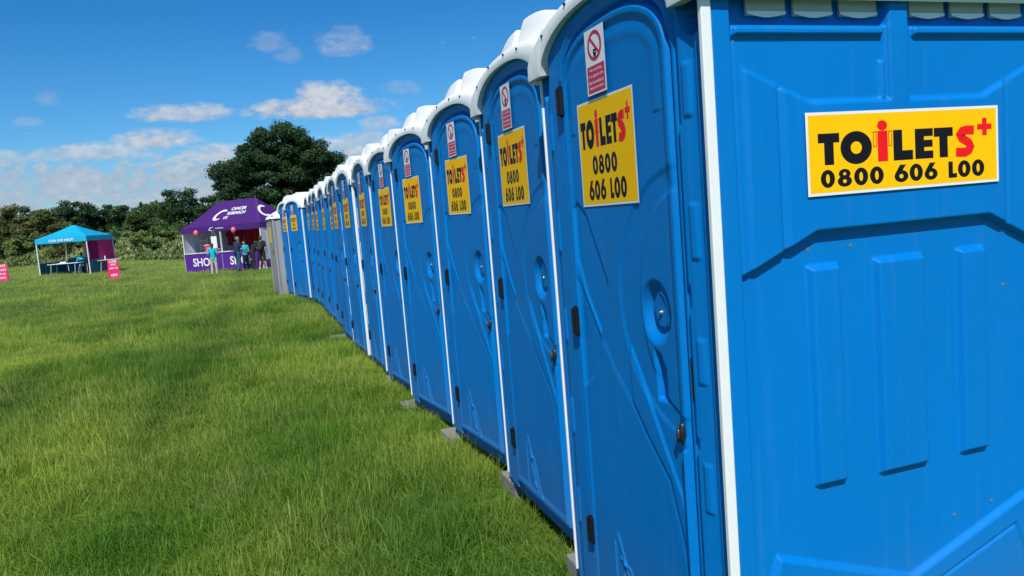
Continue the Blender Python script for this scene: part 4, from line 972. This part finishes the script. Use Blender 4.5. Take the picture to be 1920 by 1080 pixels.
def person(loc, rz, H, label, top, bottom, shoes='shoe', hair=HAIRB, J=None, sleeve='short', shorts=False, longhair=False, slim=1.0, extra=None, cat='person'):
    """local frame: facing +y, z up, authored for 1.75 m and scaled"""
    k = H/1.75; j = dict(pel=(0, 0, .95), chest=(0, .01, 1.32), neck=(0, 0, 1.46), head=(0, .02, 1.62), shl=(-.185, 0, 1.42), shr=(.185, 0, 1.42),
        ell=(-.25, -.02, 1.13), elr=(.25, -.02, 1.13), wrl=(-.25, .10, .90), wrr=(.25, .10, .90), hil=(-.095, 0, .92), hir=(.095, 0, .92),
        knl=(-.11, .02, .50), knr=(.11, .02, .50), anl=(-.12, -.02, .09), anr=(.12, -.02, .09))
    if J: j.update(J)
    j = {a: Vector(b) for a, b in j.items()}; root = empty('person', loc, rz, label, cat); root.scale = (k, k, k)
    B = Lump(); s = slim
    B.limb(j['pel'], j['chest'], .125*s, .13*s); B.ball(j['chest'], (.165*s, .105, .17)); B.ball(j['pel'], (.16*s, .115, .12)); B.limb(j['shl'], j['shr'], .062, .062)
    B.limb(j['neck']-Vector((0, 0, .06)), j['head']-Vector((0, 0, .05)), .058, .052)
    hd = j['head']; B.ball(hd+Vector((0, 0, .03)), (.074, .092, .10)); B.limb(hd+Vector((0, .02, -.03)), hd+Vector((0, .045, -.07)), .058, .038)
    B.limb(hd+Vector((0, .088, .03)), hd+Vector((0, .112, -.005)), .010, .016)
    for sx in (-1, 1): B.ball(hd+Vector((sx*.077, -.005, .01)), (.012, .022, .032))
    for a in ('l', 'r'):
        B.limb(j['sh'+a], j['el'+a], .050*s, .040); B.limb(j['el'+a], j['wr'+a], .040, .027)
        d = (j['wr'+a]-j['el'+a]).normalized(); sd = Vector((1, 0, 0)); sd = (sd-d*sd.dot(d)).normalized(); w = j['wr'+a]
        # hand: palm, four unequal fingers slightly curled, thumb from the side of the palm
        fw = d.cross(sd); B.limb(w, w+d*.055, .026, .030); B.limb(w+d*.05-fw*.018, w+d*.075+fw*.018, .022, .022)
        for i, ln in enumerate((.062, .072, .068, .052)):
            o_ = fw*(-.027+.018*i); p0 = w+d*.085+o_; p1 = p0+d*ln*.55; p2 = p1+(d*.8-sd*(.5 if a == 'r' else -.5)).normalized()*ln*.5
            B.limb(p0, p1, .0095, .009); B.limb(p1, p2, .009, .008)
        t0 = w+d*.03+fw*.028; B.limb(t0, t0+(d+fw*.8).normalized()*.05, .013, .010)
        B.limb(j['hi'+a], j['kn'+a], .085*s, .058); B.limb(j['kn'+a], j['an'+a], .056, .038)
        f = j['an'+a]; B.limb(f+Vector((0, -.03, -.045)), f+Vector((0, .14, -.06)), .036, .028)
    bd = B.make('body', SKIN, root, .0085, 3)
    T = Lump(); T.limb(j['pel']+Vector((0, 0, .02)), j['chest'], .15*s, .145*s); T.ball(j['chest'], (.185*s, .125, .19)); T.ball(j['pel']+Vector((0, 0, .0)), (.178*s, .135, .11)); T.limb(j['shl'], j['shr'], .075, .075)
    for a in ('l', 'r'):
        e = j['sh'+a].lerp(j['el'+a], .72 if sleeve == 'short' else 1.0); T.limb(j['sh'+a], e, .067*s, .062)
        if sleeve == 'long': T.limb(j['el'+a], j['el'+a].lerp(j['wr'+a], .92), .055, .042)
    T.make('t_shirt' if sleeve == 'short' else 'jacket', CL[top], root, .014, 4)
    U = Lump(); U.ball(j['pel']-Vector((0, 0, .03)), (.17*s, .13, .11))
    for a in ('l', 'r'):
        U.limb(j['hi'+a]-Vector((0, 0, .0)), j['kn'+a], .098*s, .075)
        if not shorts: U.limb(j['kn'+a], j['kn'+a].lerp(j['an'+a], .93), .072, .056)
    U.make('shorts' if shorts else 'trousers', CL[bottom], root, .014, 3)
    for a in ('l', 'r'):
        Sh = Lump(); f = j['an'+a]; Sh.limb(f+Vector((0, -.035, -.045)), f+Vector((0, .15, -.055)), .046, .036); Sh.limb(f, f+Vector((0, 0, -.03)), .046, .048); Sh.make('shoe', CL[shoes], root, .012, 2)
    Hh = Lump(); Hh.ball(hd+Vector((0, -.014, .052)), (.083, .096, .092)); Hh.ball(hd+Vector((0, -.035, .0)), (.076, .070, .08))
    if longhair: Hh.limb(hd+Vector((0, -.08, .02)), hd+Vector((0, -.10, -.16)), .045, .03)
    Hh.make('hair', hair, root, .012, 2)
    for sx in (-1, 1):
        e = MB(); e.ball(hd+Vector((sx*.030, .084, .030)), .010, seg=10, rings=6); e.add('eye', M['black'], root, True)
    e = MB(); e.tube([hd+Vector((-.024, .080, -.045)), hd+Vector((0, .088, -.047)), hd+Vector((.024, .080, -.045))], .006, 6); e.add('mouth', CL['redc'], root, True)
    return root
g0 = lambda x, y: float(gz(x, y))+.0
person((-2.93, 39.0, -.29), R(-10), 1.62, 'woman in turquoise t-shirt and pale trousers standing with her back to the camera', 'teal', 'beige', longhair=True, slim=.92, J=dict(ell=(-.24, -.02, 1.16), wrl=(-.17, .16, 1.05), elr=(.24, -.03, 1.16), wrr=(.17, .16, 1.05), anl=(-.13, -.03, .09), anr=(.12, .03, .09)))
person((-1.80, 39.4, -.21), R(-50), 1.78, 'man in navy t-shirt and blue jeans leaning towards the shop counter', 'navy', 'jeans', hair=HAIRG, slim=1.1, J=dict(chest=(0, .05, 1.32), neck=(0, .09, 1.45), head=(0, .13, 1.60), shl=(-.19, .06, 1.41), shr=(.19, .06, 1.41), ell=(-.25, .12, 1.14), wrl=(-.20, .34, 1.05), elr=(.25, .10, 1.12), wrr=(.22, .30, .98), knl=(-.11, .10, .50), anl=(-.12, .12, .09), anr=(.12, -.12, .09)))
person((-1.42, 40.5, -.24), R(150), 1.55, 'person in turquoise t-shirt standing between the two shoppers, close to the counter', 'teal', 'navy', slim=.9, J=dict(wrl=(-.2, .25, 1.1), wrr=(.2, .25, 1.1)))
person((-1.06, 39.7, -.23), R(-70), 1.60, 'person in black clothes bending forward at the counter, left of the backpack', 'black', 'black', hair=HAIRB, sleeve='long', J=dict(chest=(0, .10, 1.28), neck=(0, .18, 1.38), head=(0, .25, 1.50), shl=(-.18, .15, 1.36), shr=(.18, .15, 1.36), ell=(-.24, .24, 1.12), wrl=(-.15, .45, 1.12), elr=(.24, .24, 1.12), wrr=(.15, .45, 1.12)))
person((-.62, 38.7, -.20), R(-20), 1.70, 'person in dark shorts wearing a backpack at the right end of the shop counter', 'charcoal', 'charcoal', 'beige', hair=HAIRB, shorts=True, longhair=False, slim=1.08, J=dict(ell=(-.26, .08, 1.14), wrl=(-.16, .28, 1.10), anl=(-.16, -.05, .09), anr=(.17, .05, .09)))
def backpack():
    # worn on the back: follows the wearer, held by straps
    root = empty('backpack', (-.62, 38.7, -.20), R(-20), 'olive green backpack worn by the person in dark shorts', 'backpack')
    b = Lump(); b.ball((0, -.17, 1.20), (.15, .10, .24)); b.ball((0, -.24, 1.10), (.11, .06, .12)); b.make('bag', CL['olive'], root, .014, 2)
    for sx in (-1, 1):
        t = MB(); t.tube([(sx*.10, -.12, 1.38), (sx*.115, -.02, 1.49), (sx*.12, .12, 1.40), (sx*.13, .14, 1.22), (sx*.13, -.10, 1.05)], .016, 6); t.add('strap', CL['black'], root, True)
backpack()
# seated helper in the turquoise gazebo, on a chair
def chair(p, rz, label):
    root = empty('folding_chair', p, rz, label, 'chair')
    b = MB(); b.box((-.22, -.21, .43), (.22, .21, .455)); b.add('seat', M['black'], root, bevel=.006)
    b = MB(); b.box((-.22, -.24, .62), (.22, -.215, .86)); b.add('backrest', M['black'], root, bevel=.006)
    for x, y in ((-.2, .19), (.2, .19), (-.2, -.2), (.2, -.2)):
        b = MB(); b.tube([(x, y, .43), (x, y*1.2, 0)], .011, 6); b.add('leg', M['alu'], root)
    for x in (-.2, .2):
        b = MB(); b.tube([(x, -.2, .43), (x, -.23, .86)], .011, 6); b.add('back_post', M['alu'], root)
cp = TL(2.1, .95, 0); chair(cp, R(20), 'dark folding chair under the person seated in the turquoise gazebo')
person((cp.x, cp.y, cp.z), R(20), 1.68, 'person in turquoise t-shirt seated behind the long table of the turquoise gazebo', 'teal', 'navy', sleeve='short', J=dict(pel=(0, -.06, .56), chest=(0, -.02, .92), neck=(0, .0, 1.06), head=(0, .03, 1.21), shl=(-.185, 0, 1.02), shr=(.185, 0, 1.02), ell=(-.26, .10, .78), elr=(.26, .10, .78), wrl=(-.16, .34, .80), wrr=(.16, .34, .80), hil=(-.095, .0, .54), hir=(.095, .0, .54), knl=(-.12, .42, .52), knr=(.12, .42, .52), anl=(-.12, .42, .09), anr=(.12, .42, .09)))

# ------------------------------------------------------------------ camera
cam = bpy.data.cameras.new('camera'); co = bpy.data.objects.new('camera', cam); col.objects.link(co); scene.camera = co
cam.sensor_width = 36; cam.lens = 1423.57/1920*36; cam.clip_end = 4000; cam.clip_start = .05
yaw, pit, rol = 0.32858, 0.09715, -0.08018
Fd = Vector((math.sin(yaw)*math.cos(pit), math.cos(yaw)*math.cos(pit), -math.sin(pit))); Rt = Vector((math.cos(yaw), -math.sin(yaw), 0)); Up = Rt.cross(Fd)
R2 = Rt*math.cos(rol)+Up*math.sin(rol); U2 = Up*math.cos(rol)-Rt*math.sin(rol)
co.matrix_world = Matrix(((R2.x, U2.x, -Fd.x, -1.229), (R2.y, U2.y, -Fd.y, -1.675), (R2.z, U2.z, -Fd.z, 1.594), (0, 0, 0, 1)))

# ------------------------------------------------------------------ light: sun from behind the left shoulder, blue sky with fair-weather cloud
EL, AZ = R(49), R(203)                      # azimuth clockwise from +y
sd = Vector((math.sin(AZ)*math.cos(EL), math.cos(AZ)*math.cos(EL), math.sin(EL)))
sun = bpy.data.lights.new('sun', 'SUN'); sun.energy = 4.7; sun.angle = R(.53); sun.color = (1.0, .955, .89)
so = bpy.data.objects.new('sun', sun); col.objects.link(so); so.rotation_euler = sd.to_track_quat('Z', 'Y').to_euler()
w = bpy.data.worlds.new('World'); scene.world = w; w.use_nodes = True; nt = w.node_tree; nt.nodes.clear(); L = nt.links.new; N = nt.nodes.new
sky = N('ShaderNodeTexSky'); sky.sky_type = 'NISHITA'; sky.sun_disc = False; sky.sun_elevation = EL; sky.sun_rotation = AZ; sky.altitude = 50; sky.air_density = 1.0; sky.dust_density = .6; sky.ozone_density = 2.5
def mth(op, a, b=None, c=None, clamp=False):
    n = N('ShaderNodeMath'); n.operation = op; n.use_clamp = clamp
    for i, v in enumerate((a, b, c)):
        if v is None: continue
        if isinstance(v, (int, float)): n.inputs[i].default_value = v
        else: L(v, n.inputs[i])
    return n.outputs[0]
def mixc(f, a, b, bt='MIX'):
    n = N('ShaderNodeMix'); n.data_type = 'RGBA'; n.blend_type = bt
    for k, v in (('Factor', f), ('A', a), ('B', b)):
        if isinstance(v, (int, float)): n.inputs[k].default_value = v
        elif isinstance(v, tuple): n.inputs[k].default_value = (*v, 1)
        else: L(v, n.inputs[k])
    return n.outputs['Result']
tc = N('ShaderNodeTexCoord'); sp = N('ShaderNodeSeparateXYZ'); L(tc.outputs['Generated'], sp.inputs[0])
az = mth('MULTIPLY', mth('ARCTAN2', sp.outputs['X'], sp.outputs['Y']), 57.2958); el = mth('MULTIPLY', mth('ARCSINE', sp.outputs['Z']), 57.2958)
cb = N('ShaderNodeCombineXYZ'); L(az, cb.inputs[0]); L(mth('MULTIPLY', el, 1.8), cb.inputs[1])
def wn(scale, det, rough, off=0):
    n = N('ShaderNodeTexNoise'); n.inputs['Scale'].default_value = scale; n.inputs['Detail'].default_value = det; n.inputs['Roughness'].default_value = rough
    v = N('ShaderNodeVectorMath'); v.operation = 'ADD'; L(cb.outputs[0], v.inputs[0]); v.inputs[1].default_value = (off, off*1.7, off); L(v.outputs[0], n.inputs['Vector']); return n.outputs['Fac']
n1 = wn(.42, 8, .55); n2 = wn(1.3, 6, .6, 9); n3 = wn(.20, 7, .6, 31)
# single clouds: azimuth, elevation, half widths, softness of the mass
blobs = [(6.1, 8.45, 5.6, 1.1, .95), (6.3, 9.3, 2.8, 1.3, .9), (3.2, 8.6, 2.4, .8, .9), (-3.1, 8.45, 3.4, .85, .75), (-5.1, 6.75, 3.0, .95, .85), (8.1, 12.8, 2.2, 1.3, .36), (3.0, 13.0, 1.6, 1.0, .28), (4.2, 12.2, 1.2, .8, .22), (-11.1, 9.5, .8, .7, .22), (-12.3, 8.1, 1.0, .4, .25), (10.0, 7.2, 1.6, .8, .5),
         (-8.6, 6.0, 4.6, .9, .7), (-13.2, 5.9, 3.4, .6, .55), (-1.6, 5.6, 3.6, 1.0, .8), (9.0, 6.1, 2.8, .9, .6), (10.6, 5.2, 3.2, 1.1, .6), (11.8, 9.6, 1.8, .7, .22)]
dens = None; shade = None
for (a, e, ra, re, k) in blobs:
    da = mth('DIVIDE', mth('SUBTRACT', az, a), ra); de = mth('DIVIDE', mth('SUBTRACT', el, e), re)
    de2 = mth('MULTIPLY', de, mth('ADD', 1.0, mth('MULTIPLY', mth('LESS_THAN', de, 0), .6)))       # flatter undersides
    q = mth('SUBTRACT', 1.0, mth('ADD', mth('MULTIPLY', da, da), mth('MULTIPLY', de2, de2)))
    q = mth('ADD', q, mth('MULTIPLY', mth('SUBTRACT', n1, .48), 2.1)); q = mth('ADD', q, mth('MULTIPLY', mth('SUBTRACT', n2, .5), 1.1))
    d = mth('MULTIPLY', mth('MULTIPLY', q, 1.15, clamp=True), k)
    s_ = mth('MULTIPLY', d, mth('ADD', .45, mth('MULTIPLY', de, .42), clamp=True))
    dens = d if dens is None else mth('MAXIMUM', dens, d); shade = s_ if shade is None else mth('MAXIMUM', shade, s_)
# low bank of grey-white cloud above the hedges
lowm = N('ShaderNodeMapRange'); L(el, lowm.inputs['Value']); lowm.inputs['From Min'].default_value = 8.2; lowm.inputs['From Max'].default_value = 4.4; lowm.inputs['To Min'].default_value = -1.0; lowm.inputs['To Max'].default_value = .85
bank = mth('ADD', lowm.outputs[0], mth('ADD', mth('MULTIPLY', mth('SUBTRACT', n1, .49), 4.6), mth('MULTIPLY', mth('SUBTRACT', n2, .5), 2.2)))
bank = mth('MULTIPLY', mth('MULTIPLY', bank, 1.3, clamp=True), .8)
# thin cloud elsewhere in the sky (away from the photographed part) for the light and other views
outm = N('ShaderNodeMapRange'); L(mth('ABSOLUTE', mth('SUBTRACT', az, 4)), outm.inputs['Value']); outm.inputs['From Min'].default_value = 26; outm.inputs['From Max'].default_value = 40; outm.clamp = True
rest = mth('MULTIPLY', mth('MULTIPLY', mth('SUBTRACT', n3, .52), 5.0, clamp=True), outm.outputs[0])
dens = mth('MAXIMUM', dens, mth('MAXIMUM', bank, rest), clamp=True)
sh = mth('ADD', mth('MULTIPLY', shade, 1.0), mth('MULTIPLY', mth('SUBTRACT', mth('ADD', n2, mth('MULTIPLY', n1, .6)), .62), 1.6, clamp=True), clamp=True)
hsv = N('ShaderNodeHueSaturation'); hsv.inputs['Saturation'].default_value = 1.22; hsv.inputs['Value'].default_value = 1.0; L(sky.outputs[0], hsv.inputs['Color'])
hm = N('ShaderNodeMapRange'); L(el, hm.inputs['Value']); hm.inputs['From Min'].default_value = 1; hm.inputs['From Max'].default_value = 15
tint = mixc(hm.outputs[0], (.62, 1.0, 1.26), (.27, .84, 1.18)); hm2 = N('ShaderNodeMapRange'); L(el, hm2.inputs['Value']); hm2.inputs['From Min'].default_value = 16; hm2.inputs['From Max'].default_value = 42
tint = mixc(hm2.outputs[0], tint, (.50, .72, .82)); base = mixc(1.0, hsv.outputs[0], tint, 'MULTIPLY')  # upper sky, out of frame, tinted less blue to cut its fill light
cloudc = mixc(sh, (3.5, 4.1, 5.2), (6.5, 6.8, 7.3))
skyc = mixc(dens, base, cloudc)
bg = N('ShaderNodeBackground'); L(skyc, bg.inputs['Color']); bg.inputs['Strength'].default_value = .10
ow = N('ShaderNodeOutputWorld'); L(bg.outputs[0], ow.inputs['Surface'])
scene.view_settings.view_transform = 'Standard'; scene.view_settings.look = 'None'; scene.view_settings.exposure = 0
scene.render.engine = 'CYCLES'; scene.cycles.max_bounces = 6; scene.cycles.transparent_max_bounces = 4; scene.cycles.use_denoising = True
